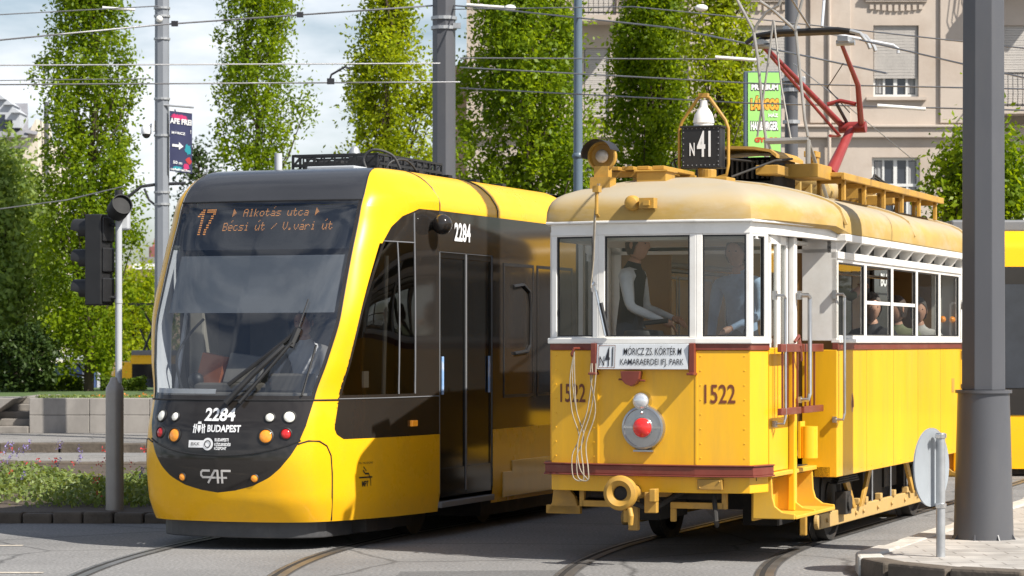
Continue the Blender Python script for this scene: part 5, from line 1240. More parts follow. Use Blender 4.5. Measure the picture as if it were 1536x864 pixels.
for (a, b, c, d, st_) in WIN:
    f_ = MB(); y0, y1 = BY+.14, BY+.20
    f_.bx(a, a+.07, y0, y1, c, d); f_.bx(b-.07, b, y0, y1, c, d); f_.bx(a+.07, b-.07, y0, y1, d-.07, d); f_.bx(a+.07, b-.07, y0, y1, c, c+.07)
    for k in (1, 2, 3) if st_ != 'ba' else (1,):
        xm = a+(b-a)*k/(4 if st_ != 'ba' else 2); wd = .05 if k == 2 or st_ == 'ba' else .028
        f_.bx(xm-wd, xm+wd, y0, y1, c+.07, d-.07)
    if st_ == 'lo': f_.bx(a+.07, b-.07, y0-.01, y1, c+(d-c)*.62-.04, c+(d-c)*.62+.04)
    fo = build('window', f_, M['wframe'], BL)
    g = MB(); g.bx(a+.05, b-.05, y1-.02, y1+.01, c+.05, d-.05); build('pane', g, M['wglass'], fo)
    g = MB(); cw = (b-a)*.2
    for k in range(2):
        xa = a+.1 if k == 0 else b-.1-cw
        g.grid(lambda u, z: Vector((xa+cw*u, y1+.0-.0+.012*math.sin(u*14)-.035, z)), lin(0, 1, 12), [c+.1, d-.1])
    build('curtain', g, M['curtain'], fo)
    if st_ in ('sh', 'ba'):
        g = MB(); zb = c+(d-c)*(.26 if st_ == 'sh' else .02) if st_ == 'sh' or d > 12 else c+.05; n = 34
        if abs((a+b)/2-bxx(895)) < .3 and st_ == 'sh': zb = c+.06
        for k in range(n): g.bx(a+.03, b-.03, BY+.07+(.006 if k % 2 else 0), BY+.11, zb+(d-zb)*k/n, zb+(d-zb)*(k+1)/n-.006)
        build('shutter', g, M['shutter'], fo)
    g = MB()
    if st_ != 'ba': g.bx(a-.2, b+.2, BY-.13, BY+.10, c-.10, c-.02); build('sill', g, M['stucco'], fo)
    if st_ == 'sh' and b-a > 1:
        g = MB(); t_ = d+.75; g.bx(a-.28, b+.28, BY-.16, BY-.001, t_, t_+.10); g.bx(a-.22, b+.22, BY-.10, BY-.001, t_-.12, t_)
        for k in range(9): xk = a-.05+(b-a+.1)*k/8; g.bx(xk-.05, xk+.05, BY-.06, BY-.001, t_-.32-.05*math.sin(k*math.pi/8), t_-.2)
        build('window_hood', g, M['stucco'], fo)
    if st_ == 'ba':
        g = MB(); g.bx(a-.35, b+.35, BY-1.0, BY-.001, c-.18, c-.02); ba = build('balcony_slab', g, M['stucco'], BL)
        g = MB()
        for (p, q) in (((a-.3, BY-.95), (b+.3, BY-.95)), ((a-.3, BY-.95), (a-.3, BY-.05)), ((b+.3, BY-.95), (b+.3, BY-.05))):
            for z in (c+.05, c+.9): g.tube([(p[0], p[1], z), (q[0], q[1], z)], .022, 6)
            n = max(4, int((Vector(p)-Vector(q)).length/.13))
            for k in range(n+1):
                x = p[0]+(q[0]-p[0])*k/n; y = p[1]+(q[1]-p[1])*k/n; g.tube([(x, y, c), (x, y-.06, c+.35), (x, y, c+.9)], .012, 4)
        build('railing', g, M['iron'], ba)
for (z0, z1, dp) in ((bz(207), bz(192), .16), (bz(192), bz(188), .24), (bz(-75), bz(-90), .2), (4.4, 4.6, .1)):
    g = MB(); g.bx(X0-.02, X1, BY-dp, BY-.002, min(z0, z1), max(z0, z1)); build('string_course', g, M['stucco'], BL, bevel=.02)
for px in (1245, 1440, 1063):
    g = MB(); g.bx(bxx(px)-.55, bxx(px)+.55, BY-.09, BY-.003, bz(185), bz(-72)); build('pilaster', g, M['stucco'], BL, bevel=.015)
g = MB()
for k in range(9): g.cyl((bxx(1243), BY-.02, 8.0+.28*k), (bxx(1243), BY-.02, 8.06+.28*k), .05, 8)
g.cyl((bxx(1243), BY-.14, -2), (bxx(1243), BY-.14, 16), .05, 10); build('drain_pipe', g, M['stucco'], BL)
# curved gable wing at its left corner
g = MB(); pts = [(bxx(678), bz(600)), (bxx(702), bz(600)), (bxx(702), bz(18)), (bxx(700), bz(35)), (bxx(695), bz(62)), (bxx(686), bz(74)), (bxx(678), bz(78))]
g.prism([(x, BY+4, z) for x, z in pts], (0, 6, 0)); build('wing_wall', g, M['stucco2'], BL)
for y_ in (78, 118): g = MB(); g.bx(bxx(676), bxx(701), BY+3.6, BY+4, bz(y_+8), bz(y_)); build('wing_cornice', g, M['stucco2'], BL, bevel=.05)
# far house with dormers at the left edge
HY = 125.0; hx = lambda px: (px-768)/FPX*HY; hz = lambda y: zp(y, HY)
HS = thing('dormer_house', 'far pale house with grey roof and dormers at the left edge', 'house', (0, 0, 0))
g = MB(); g.bx(hx(-60), hx(57), HY, HY+9, -2, hz(205)); g.prism([(hx(40), HY-.01, hz(205)), (hx(57), HY-.01, hz(205)), (hx(54), HY-.01, hz(178))], (0, 4, 0)); build('wall', g, pm('pale render', (.60, .54, .44), .9, var=.06), HS)
g = MB(); g.prism([(hx(-60), HY-.4, hz(205)), (hx(44), HY-.4, hz(207)), (hx(18), HY+4, hz(148)), (hx(-60), HY+4, hz(148))], (0, .1, .15)); g.prism([(hx(40), HY-.4, hz(200)), (hx(58), HY-.4, hz(203)), (hx(46), HY+3, hz(172))], (0, .1, .1)); rf2 = build('roof', g, pm('slate', (.20, .20, .22), .8, var=.15), HS)
for px, y_ in ((4, 150), (15, 158), (26, 170)):
    g = MB(); g.bx(hx(px-6), hx(px+5), HY-.2, HY+2, hz(y_+22), hz(y_)); g.prism([(hx(px-8), HY-.4, hz(y_)), (hx(px+7), HY-.4, hz(y_)), (hx(px-2), HY-.4, hz(y_-7))], (0, 2, 0)); d_ = build('dormer', g, M['lgrey'], rf2)
for px in (8, 30):
    g = MB(); g.bx(hx(px-4), hx(px+4), HY-.03, HY-.005, hz(250), hz(222)); build('window', g, M['wglass'], HS)
g = MB(); g.cyl((hx(64), HY+1, -2), (hx(64), HY+1, hz(150)), .12, 12); tag(build('steel_chimney', g, M['pole'], smooth=40), 'thin dark flue pipe rising beside the far pale house', 'pipe')
# far low building with a red mast seen past the traffic light
FY = 170.0; fx = lambda px: (px-768)/FPX*FY; fz = lambda y: zp(y, FY)
FB = thing('far_building', 'far flat building with pale stripe between traffic light and modern tram', 'building', (0, 0, 0))
g = MB(); g.bx(fx(188), fx(262), FY, FY+12, -2, fz(398)); build('wall', g, pm('far wall', (.62, .47, .32), .9, var=.1), FB)
g = MB(); g.bx(fx(200), fx(262), FY-.4, FY, fz(404), fz(396)); build('parapet', g, M['white'], FB)
g = MB(); g.bx(fx(203), fx(262), FY+2, FY+10, fz(398), fz(384)); build('roof', g, pm('far roof', (.17, .18, .2), .8), FB)
g = MB()
for k in range(4): g.bx(fx(206+8*k), fx(211+8*k), FY-.03, FY-.004, fz(436), fz(418)); 
build('window', g, M['wglass'], FB)
g = MB(); g.cyl((fx(218), FY+5, fz(384)), (fx(218), FY+5, fz(366)), .45, 8); g.tube([(fx(218), FY+5, fz(366)), (fx(218), FY+5, fz(352))], [.25, .08], 6); tag(build('red_mast', g, pm('faded red', (.42, .16, .14), .7, var=.1)), 'small faded red mast on the roof of the far flat building', 'mast')
# low shelter and far tram beyond the lawn
SH = thing('glass_shelter', 'blue panelled shelter standing behind the hedge beyond the lawn', 'shelter', (0, 75, -1.85))
sx = lambda px: (px-768)/FPX*75
g = MB()
for px in (74, 100, 126, 148): g.bx(sx(px)-.04, sx(px)+.04, -.04, .04, 0, 3.1)
g.bx(sx(70), sx(150), -.3, 1.2, 3.1, 3.22); build('frame', g, M['lgrey'], SH)
for a, b in ((74, 100), (100, 126), (126, 148)):
    g = MB(); g.bx(sx(a)+.05, sx(b)-.05, -.015, .015, .3, 3.0); build('panel', g, pm('blue panel', (.06, .10, .22), .3, var=.15, scale=2), SH)
def side_tram(name, label, X0, X1, Y, z0, H=3.25, nose_left=True, band=(.80, 2.73)):
    T = thing(name, label, 'tram', (0, 0, z0)); W = 2.4
    prof_ = [(0, .10), (0, 2.95), (.05, 3.06), (.22, 3.2), (.5, H), (W-.5, H), (W-.22, 3.2), (W-.05, 3.06), (W, 2.95), (W, .10)]
    a = X0 + (1.0 if nose_left else 0)
    g = MB(); g.prism([(a, Y+y, z) for y, z in prof_], (X1-a, 0, 0))
    if nose_left:
        q = [(X0-.1, Y+.55), (X0+.05, Y+.3), (X0+.35, Y+.1), (a, Y), (a, Y+W), (X0+.35, Y+W-.1), (X0+.05, Y+W-.3), (X0-.1, Y+W-.55)]
        g.prism([(x, y, .2) for x, y in q], (0, 0, .9)); q2 = [(x+.35 if x < a else x, y) for x, y in q]; 
        g.add([(x, y, 1.1) for x, y in q]+[(min(x+.55, a), y, 3.0) for x, y in q], [(i, (i+1) % 8, (i+1) % 8+8, i+8) for i in range(8)]+[list(range(8, 16))])
    build('body_shell', g, M['myellow'], T, smooth=30)
    g = MB(); g.bx(a, X1, Y+.22, Y+W-.22, 3.19, H+.10); build('roof', g, M['grey'], T, bevel=.03)
    g = MB(); g.bx(a+.05, X1, Y-.012, Y-.001, band[0], band[1]); bnd = build('window_and_shade_band', g, M['gloss'], T)  # window band; the far tram's taller one also paints tree shade
    n = max(2, int((X1-a)/1.5)); 
    for k in range(n):
        xa = a+.2+(X1-a-.3)*k/n; xb = a+.2+(X1-a-.3)*(k+1)/n-.1
        g = MB(); g.bx(xa, xb, Y-.022, Y-.013, 1.15, 2.5); build('window', g, M['wglass'], T, bevel=.004)
    for xx in lin(a, X1, 4)[1:-1]:
        g = MB(); g.bx(xx-.22, xx+.22, Y-.02, Y+W+.02, .3, 3.22); build('bellows', g, M['black'], T)
    g = MB(); g.bx(a, X1, Y+.1, Y+W-.1, 0.02, .12); build('underframe', g, M['dark'], T)
    return T
side_tram('modern_tram', 'yellow tram with black window band behind the octagonal mast at the right edge', 5.75, 15, 34.7, 0, nose_left=False)
FT = side_tram('modern_tram', 'far tram in shade beyond the lawn with its yellow nose beside the tree trunk', -12.45, -2.5, 80, -1.85, band=(.45, 2.94))  # black band widened over the yellow side, painting the tree shade
g = MB(); g.tube([(-11.2, 81, 3.3), (-10.9, 81, 4.05), (-11.3, 81, 4.7), (-11.5, 81, 4.75)], .04, 6); g.tube([(-11.0, 81, 3.3), (-11.3, 81, 4.0)], .03, 6); g.bx(-11.75, -10.75, 80.6, 81.4, 4.72, 4.78); build('pantograph', g, M['iron'], FT)
# ================================================================== masts, lights, signs
def octo(mb, c, r0, r1, z0, z1, rot=0, mi=0):
    v = []
    for r, z in ((r0, z0), (r1, z1)):
        for k in range(8): a = rot+math.pi*k/4; v.append((c[0]+r*math.cos(a), c[1]+r*math.sin(a), z))
    mb.add(v, [(k, (k+1) % 8, (k+1) % 8+8, k+8) for k in range(8)]+[list(range(8)), list(range(8, 16))], mi)
MS = thing('catenary_mast', 'large dark grey octagonal mast on the paved island at the right', 'mast', (3.885, 21.97, .13))
g = MB(); g.tube([(0, 0, 0), (0, 0, 1.2)], [.245, .212], 40); build('base', g, M['pole'], MS, smooth=40)
g = MB(); g.cyl((0, 0, 1.2), (0, 0, 1.225), .232, 40); build('collar', g, M['pole'], MS, smooth=40)
g = MB(); octo(g, (0, 0), .19, .165, 1.225, 9, R(12)); build('shaft', g, M['pole'], MS, bevel=.006)
for k in range(8):
    a = R(20+45*k); g = MB(); g.prism([(.235*math.cos(a), .235*math.sin(a), 0), (.27*math.cos(a), .27*math.sin(a), 0), (.235*math.cos(a), .235*math.sin(a), .06)], (.012*math.sin(a), -.012*math.cos(a), 0)); build('gusset', g, M['pole'], MS)
p = at(666, 513, 41); M2 = thing('catenary_mast', 'thick grey octagonal mast behind the modern tram roof', 'mast', (p.x, 41, 0))
g = MB(); octo(g, (0, 0), .185, .175, 0, 11, R(10)); build('shaft', g, M['pole'], M2, bevel=.006)
g = MB()
for z in (6.7, 6.55): g.cyl((0, 0, z), (0, 0, z+.05), .2, 16)
g.box((.2, -.1, 6.6), (.12, .08, .08)); build('clamp_band', g, M['galv'], M2)
p = at(867, 513, 38); M3 = thing('slim_pole', 'slim blue-grey steel pole in front of the broad columnar tree', 'pole', (p.x, 38, 0))
bl = pm('blue grey paint', (.10, .14, .18), .4, var=.06)
g = MB(); g.tube([(0, 0, 0), (0, 0, 4.4), (0, 0, 9.5)], [.075, .065, .05], 16); build('shaft', g, bl, M3, smooth=40)
g = MB(); g.lathe([(.068, 0), (.085, .02), (.085, .05), (.066, .08)], (0, 0, zp(238, 38)), seg=16); build('ring', g, bl, M3, smooth=40)
p = at(243, 513, 46); PX, PY = p.x, 46
M4 = thing('lighting_pole', 'light grey steel pole carrying a dark banner and a white camera', 'pole', (PX, PY, .12))
g = MB(); octo(g, (0, 0), .13, .12, 0, 11, R(15)); build('shaft', g, pm('pale pole paint', (.20, .215, .24), .45, var=.06, scale=2), M4)
lz = lambda y: zp(y, PY)-.12
g = MB()
for y_ in (14, 26, 60, 150, 205, 290, 308): g.cyl((0, 0, lz(y_)), (0, 0, lz(y_)+.035), .142, 16)
build('clamp_band', g, M['galv'], M4)
g = MB(); g.tube([(0, -.1, lz(158)), (.56, -.1, lz(162))], .018, 8); build('banner_arm', g, M['galv'], M4)
g = MB(); g.tube([(-.05, 0, lz(276)), (-.35, -.05, lz(280)), (-.62, -.05, lz(298))], .028, 8); g.tube([(-.06, 0, lz(312)), (-.22, -.03, lz(300)), (-.30, -.04, lz(283))], .02, 8); g.tube([(.05, 0, lz(276)), (.4, 0, lz(275))], .028, 8); build('bracket_arm', g, M['iron'], M4, smooth=40)
g = MB(); g.ball((-.03, -.13, lz(30)), .06, 12, 8); build('insulator', g, M['insul'], M4, smooth=40)
CM = thing('security_camera', 'white dome camera fixed to the banner pole', 'camera', (PX, PY, lz(195)+.12))
g = MB(); g.bx(-.16, -.12, -.08, .08, -.02, .16); g.tube([(-.13, 0, .07), (-.24, 0, .09), (-.27, 0, .04)], .035, 8); g.lathe([(.05, .10), (.085, .06), (.09, -.03), (.085, -.05)], (-.27, 0, -.02), seg=18); build('housing', g, M['white'], CM, smooth=40)
g = MB(); g.ball((-.27, 0, -.07), (.075, .075, .075), 16, 10); build('dome', g, M['gloss'], CM, smooth=60)
# banner
bx0, bx1, bz0, bz1 = .145, .53, lz(257), lz(164)
BN = tag(thing('banner', '', 'banner', (PX, PY, .12)), 'dark blue hanging banner with white lettering and an arrow on the pale pole', 'banner')
sk = -.12
bp_ = lambda x, z: Vector((x, -.10-.012*math.sin(x*9)+.0, z + sk*(x-bx0)))
g = MB(); g.grid(lambda u, w_: bp_(bx0+(bx1-bx0)*u, bz0+(bz1-bz0)*w_), lin(0, 1, 10), lin(0, 1, 10)); g.grid(lambda u, w_: bp_(bx0+(bx1-bx0)*u, bz0+(bz1-bz0)*w_)+Vector((0, .004, 0)), lin(0, 1, 10), lin(0, 1, 10)); build('cloth', g, pm('navy cloth', (.035, .04, .10), .7, var=.1), BN, smooth=60)
W_, H_ = bx1-bx0, bz1-bz0
bq = lambda u, w_, o=.004: bp_(bx0+W_*u, bz0+H_*w_)-Vector((0, o, 0))
g = MB(); g.add([bq(0, .97), bq(1, .97), bq(1, 1), bq(0, 1)], [(0, 1, 2, 3)]); build('hem', g, M['white'], BN)
def blob(mb, cu, cw, ru, rw, seed, place):
    r_ = random.Random(seed); n = 22; mb.add([place(cu+ru*math.cos(2*math.pi*k/n)*r_.uniform(.6, 1.15), cw+rw*math.sin(2*math.pi*k/n)*r_.uniform(.6, 1.15)) for k in range(n)], [list(range(n))])
for nm, c_, arg in (('pink_print', (.55, .03, .14), ((.32, .88, .26, .06, 1), (.62, .87, .18, .06, 2), (.75, .10, .14, .06, 3))), ('teal_print', (.02, .30, .36), ((.85, .38, .15, .09, 4), (.35, .06, .2, .04, 5))), ('red_print', (.50, .04, .04), ((.85, .20, .13, .06, 6),))):
    for a_ in arg:
        g = MB(); blob(g, min(a_[0], 1-a_[2]*1.15), max(a_[1], a_[3]*1.2), a_[2], a_[3], a_[4], lambda u, w_: bq(u, w_, .004)); build(nm, g, pm('print', c_, .7), BN)
g = MB(); t_ = lambda u, w_: bq(u, w_, .009)
text(g, 'AFE FREI', .02, .98, .77, .86, t_, .04); text(g, 'MÓRICZ', .10, .70, .605, .655, t_, .04); text(g, '50 m', .16, .56, .125, .175, t_, .03); text(g, 'cafefrei.hu', .04, .92, .02, .06, t_, .03); text(g, '!', .93, .96, .64, .70, t_, .03)
g.add([t_(.12, .40), t_(.42, .40), t_(.42, .36), t_(.62, .42), t_(.42, .48), t_(.42, .44), t_(.12, .44)], [list(range(7))])
build('banner_lettering', g, M['white'], BN)
# pole and green board behind the old tram
p = at(1187, 513, 37); M5 = thing('signal_pole', 'grey pole with clamps rising right of the green advertising board', 'pole', (p.x, 37, 0))
g = MB(); g.tube([(0, 0, 0), (0, 0, 9)], [.10, .085], 16); build('shaft', g, M['pole'], M5, smooth=40)
for y_ in (45, 122, 138, 186): g = MB(); g.cyl((0, 0, zp(y_, 37)), (0, 0, zp(y_, 37)+.05), .12, 14); build('clamp_band', g, M['galv'], M5)
g = MB(); g.box((.12, -.1, zp(125, 37)), (.12, .1, .16)); build('junction_box', g, M['galv'], M5, bevel=.01)
ax0, ax1, az0, az1 = [(px-768)/FPX*35 for px in (1122, 1171)] + [zp(240, 35), zp(109, 35)]
AD = thing('advertising_board', 'bright green advertising board with white and orange lettering above the old tram roof', 'sign', (0, 35, 0))
g = MB(); g.bx(ax0-.05, ax1+.01, 0, .14, az0-.02, az1+.02); g.bx((ax0+ax1)/2-.04, (ax0+ax1)/2+.04, .03, .11, 0, az0); build('case', g, pm('blue grey case', (.08, .11, .15), .5), AD, bevel=.01)
g = MB(); g.bx(ax0, ax1, -.01, -.001, az0, az1); fc = build('face', g, pm('lime green face', (.33, .68, .18), .5, var=.06, scale=6), AD)
AW, AH = ax1-ax0, az1-az0; aq = lambda u, w_, o=-.014: Vector((ax0+AW*u, o, az0+AH*w_))
def lett(body, u0, u1, w0, w1, mt, name, bold=.05, backm=None):
    if backm:
        g = MB(); text(g, body, u0-.015, u1+.015, w0-.01, w1+.01, lambda u, w_: aq(u, w_, -.012), bold+.06); build(name+'_outline', g, backm, AD)
    g = MB(); text(g, body, u0, u1, w0, w1, lambda u, w_: aq(u, w_, -.016), bold); build(name, g, mt, AD)
lett('PRÉMIUM', .10, .92, .80, .88, M['white'], 'board_lettering', .05, M['ink'])
lett('LÁNGOS', .08, .94, .57, .73, pm('orange letters', (.85, .42, .05), .5), 'board_lettering', .06, pm('brown outline', (.2, .08, .02), .5))
lett('HÁZ', .62, .92, .49, .54, M['white'], 'board_lettering'); lett('HAMBURGER', .08, .92, .34, .44, M['white'], 'board_lettering', .05, M['ink'])
lett('GYROS', .2, .9, .20, .26, pm('red letters', (.55, .06, .02), .5), 'board_lettering', .06)
# traffic light in the flower bed
TX, TY = (172-768)/FPX*26.2, 26.2
TL = thing('traffic_light', 'black traffic light seen from behind on a grey post in the flower bed', 'traffic light', (TX, TY, .10))
tz = lambda y: zp(y, TY)-.10; tx = lambda px: (px-172)/FPX*TY
g = MB(); g.lathe([(.088, 0), (.088, tz(590)), (.086, tz(582)), (.05, tz(572)), (.038, tz(566))], (0, 0, 0), seg=28); build('lower_post', g, pm('brown grey post', (.36, .33, .30), .4, .3, var=.12, scale=3, dirt=(.2, .17, .14), dscale=3, damt=.5), TL, smooth=35)
g = MB(); g.cyl((tx(178), 0, tz(575)), (tx(178), 0, tz(330)), .033, 20); g.cyl((tx(178), 0, tz(455)), (tx(178), 0, tz(450)), .037, 20); build('upper_post', g, M['lgrey'], TL, smooth=35)
hr = R(72)     # the head looks left and a little away
def hp_(x, y, z): return Vector((tx(150)-.01 + x*math.cos(hr)-y*math.sin(hr), .0 + x*math.sin(hr)+y*math.cos(hr), z))
hd = MB(); z0, z1 = tz(458), tz(322)
q = [hp_(-.13, -.09, 0), hp_(.13, -.09, 0), hp_(.13, .09, 0), hp_(-.13, .09, 0)]
hd.prism([(v_.x, v_.y, z0) for v_ in q], (0, 0, z1-z0)); 
for k in range(3): zc = z0+(z1-z0)*(k+.5)/3; q2 = [hp_(-.12, -.115, 0), hp_(.12, -.115, 0), hp_(.12, -.09, 0), hp_(-.12, -.09, 0)]; hd.prism([(v_.x, v_.y, zc-.12) for v_ in q2], (0, 0, .24))
head = build('signal_head', hd, M['black'], TL, bevel=.015)
for k in range(3):
    zc = z0+(z1-z0)*(k+.5)/3+.01; g = MB()
    for (o0, o1) in ((0, 1),):
        g.grid(lambda a, s_: hp_(.10*math.cos(a), .09+s_*(.17 if math.sin(a) > -.3 else .09), zc+.10*math.sin(a)), lin(R(-50), R(230), 20), [0, 1])
        g.grid(lambda a, s_: hp_(.094*math.cos(a), .09+s_*(.17 if math.sin(a) > -.3 else .09), zc+.094*math.sin(a)), lin(R(-50), R(230), 20), [0, 1])
    build('visor', g, M['black'], head, smooth=50)
    g = MB(); c = hp_(0, .095, zc); d = (hp_(0, 1, zc)-hp_(0, 0, zc)).normalized(); g.lathe([(.095, 0), (.06, .02), (.001, .03)], c, d, 20, caps=False); build('lens', g, pm('dark lens', ((.25, .02, .02), (.25, .15, .02), (.02, .2, .06))[2-k], .2), head, smooth=60)
g = MB(); g.tube([(tx(150), 0, tz(445)), (tx(178), 0, tz(447))], .018, 8); g.tube([(tx(150), 0, tz(335)), (tx(178), 0, tz(338))], .018, 8); build('bracket', g, M['black'], TL)
g = MB(); c = Vector((tx(176), -.06, tz(318))); d = Vector((.45, -.80, .38)).normalized(); g.lathe([(.10, 0), (.105, .02), (.105, .18), (.095, .18), (.092, .14)], c, d, 28, caps=False); g.lathe([(.103, .01), (.001, .0)], c, d, 28, caps=False); g.lathe([(.094, .15), (.001, .155)], c, d, 28, caps=False); build('round_signal', g, pm('matt black', (.012, .012, .013), .75), TL, smooth=35)
g = MB(); g.bx(tx(186)-.05, tx(186)+.05, -.01, .12, tz(345), tz(312)); g.bx(tx(178)-.06, tx(178)+.05, -.02, .1, tz(312), tz(300)); build('signal_case', g, M['lgrey'], TL, bevel=.02)
g = MB(); g.cyl((tx(178), 0, tz(330)), (tx(178), 0, tz(285)), .04, 14); build('post_cap', g, M['black'], TL, smooth=40)
# round sign seen from behind
RSX = (1411-768)/FPX*20.1
RS = thing('round_sign', 'round traffic sign seen from behind on a short grey post beside the octagonal mast', 'sign', (RSX, 20.1, .13))
g = MB(); g.cyl((0, 0, 0), (0, 0, .935), .034, 20); build('post', g, M['galv'], RS, smooth=40)
nb = Vector((.82, -.57, 0)).normalized(); c = Vector((-.03, 0, .675)) - nb*.055
g = MB(); g.lathe([(.285, 0), (.297, .004), (.297, .016), (.285, .012), (.001, .012)], c, nb, 48, caps=False); g.lathe([(.285, .0), (.001, 0)], c, nb, 48, caps=False); dsk = build('disc', g, pm('grey sign back', (.31, .335, .36), .5, .1, var=.06, scale=5), RS, smooth=35)
g = MB(); g.lathe([(.284, -.002), (.001, -.002)], c, nb, 48, caps=False); build('sign_face', g, pm('blue sign face', (.02, .10, .4), .4), dsk)
tv = Vector((-nb.y, nb.x, 0))
for z in (.37, .895):
    g = MB(); g.cyl((0, 0, z), (0, 0, z+.035), .042, 16); g.box(tuple(Vector((0, 0, z+.018))+tv*.06), (.03, .05, .03)); g.box(tuple(Vector((0, 0, z+.018))-tv*.06), (.03, .05, .03)); build('clamp', g, M['chrome'], RS, bevel=.003)
# ================================================================== overhead wires
def wire(label, pts, r=.010, parts=(), name='overhead_wire', sag=0):
    P = []
    for a, b in zip(pts[:-1], pts[1:]):
        A = at(*a); B = at(*b)
        for k in range(9): q = A.lerp(B, k/9); q.z -= sag*4*(k/9)*(1-k/9); P.append(q)
    P.append(at(*pts[-1])); g = MB(); g.tube(P, r, 6); o = build(name, g, M['wire'], smooth=60); tag(o, label, 'wire', 'overhead wires')
    for (px, py, Y, kind) in parts:
        g = MB(); c = at(px, py, Y)
        if kind == 'egg': g.ball(c, (.09, .06, .05), 12, 8); build('insulator', g, M['insul'], o, smooth=60)
        elif kind == 'rod': g.tube([c-Vector((.28, 0, -.02)), c+Vector((.28, 0, -.02))], .022, 8); build('insulator', g, M['insul'], o, smooth=60)
        elif kind == 'clip': g.bx(c.x-.05, c.x+.05, c.y-.03, c.y+.03, c.z-.04, c.z+.04); build('clip', g, M['iron'], o)
    return o
wire('overhead wire with small clips reaching the banner pole near the top', [(-20, 23, 46), (238, 9, 45.8)], .010, [(178, 13, 46, 'rod')])
wire('dark overhead wire rising from left edge past the banner pole to the thick grey mast', [(-20, 62, 40), (240, 37, 41), (655, 8, 41)], .013, [(262, 35.5, 41, 'clip'), (450, 22, 41, 'clip')])
wire('upper of two level overhead wires running from left edge to the thick grey mast', [(-20, 98, 36), (660, 95, 38)], .010)
wire('lower parallel overhead wire from the left edge just above the banner', [(-20, 127, 36), (690, 123, 38)], .010, [(496, 122, 37, 'clip')])
wire('thin overhead span between the banner pole and the yellow-green narrow tree', [(230, 118, 45.8), (130, 119, 46), (-20, 121, 46)], .008)
wire('steel span wire with white insulator rods leaving the thick grey mast to the right', [(676, 8, 41), (730, 12, 40), (1010, 42, 36), (1330, 110, 30)], .012, [(728, 9, 40, 'rod'), (765, 12, 39.6, 'egg')])
wire('upper span wire running over the yellow-green tree to the right edge', [(676, 14, 41), (950, 10, 36), (1110, 26, 33), (1560, 75, 27)], .008, [(1052, 12, 36, 'egg')])
wire('straight bright overhead wire passing in front of the slim pole', [(690, 87, 36), (1118, 89, 35)], .009, [(1105, 88, 35, 'rod')])
wire('sloping overhead wire below the straight one, passing behind the N41 hoop', [(690, 101, 36), (1130, 125, 33), (1560, 134, 30)], .009)
wire('lowest sloping overhead wire behind the N41 hoop and above the route box', [(690, 132, 36), (1130, 155, 33), (1560, 166, 30)], .009, [(1352, 161, 31, 'rod')])
wire('wire from the pantograph bow to the right edge', [(1290, 60, 25.6), (1440, 95, 24), (1560, 122, 23)], .009)
wire('slack cable hanging from the pole bracket to the left edge', [(-20, 316, 46), (100, 300, 46), (188, 279, 45.9)], .010)
wire('contact wire along the old tram track above the pantograph', [(1215, 42, 26.0), (1150, -60, 20)], .010)
wire('diagonal stay wire crossing the facade between the pantograph arms', [(1190, 95, 34), (1260, 150, 33), (1370, 240, 40)], .006)
g = MB(); a, b = at(1240, 45, 30), at(1345, 72, 29)
g.tube([at(1235, 48, 29), at(1340, 68, 29), at(1347, 73, 29), at(1347, 80, 29)], .018, 8); tag(build('registration_arm', g, M['lgrey'], smooth=40), 'short pale registration arm beside the pantograph bow, in front of the shuttered window', 'bracket')
g = MB(); g.tube([at(494, 122, 37), at(497, 112, 37), at(518, 100, 37), at(526, 104, 37)], .016, 6); tag(build('registration_arm', g, M['iron'], smooth=40), 'small dark bent registration arm left of the yellow-green narrow tree', 'bracket')
g = MB(); g.tube([at(1233, 40, 26.2), at(1236, 2, 26.4), at(1238, -25, 26.4)], .014, 6); tag(build('hanger_rod', g, M['lgrey']), 'straight pale hanger rod rising from the pantograph bow', 'rod')
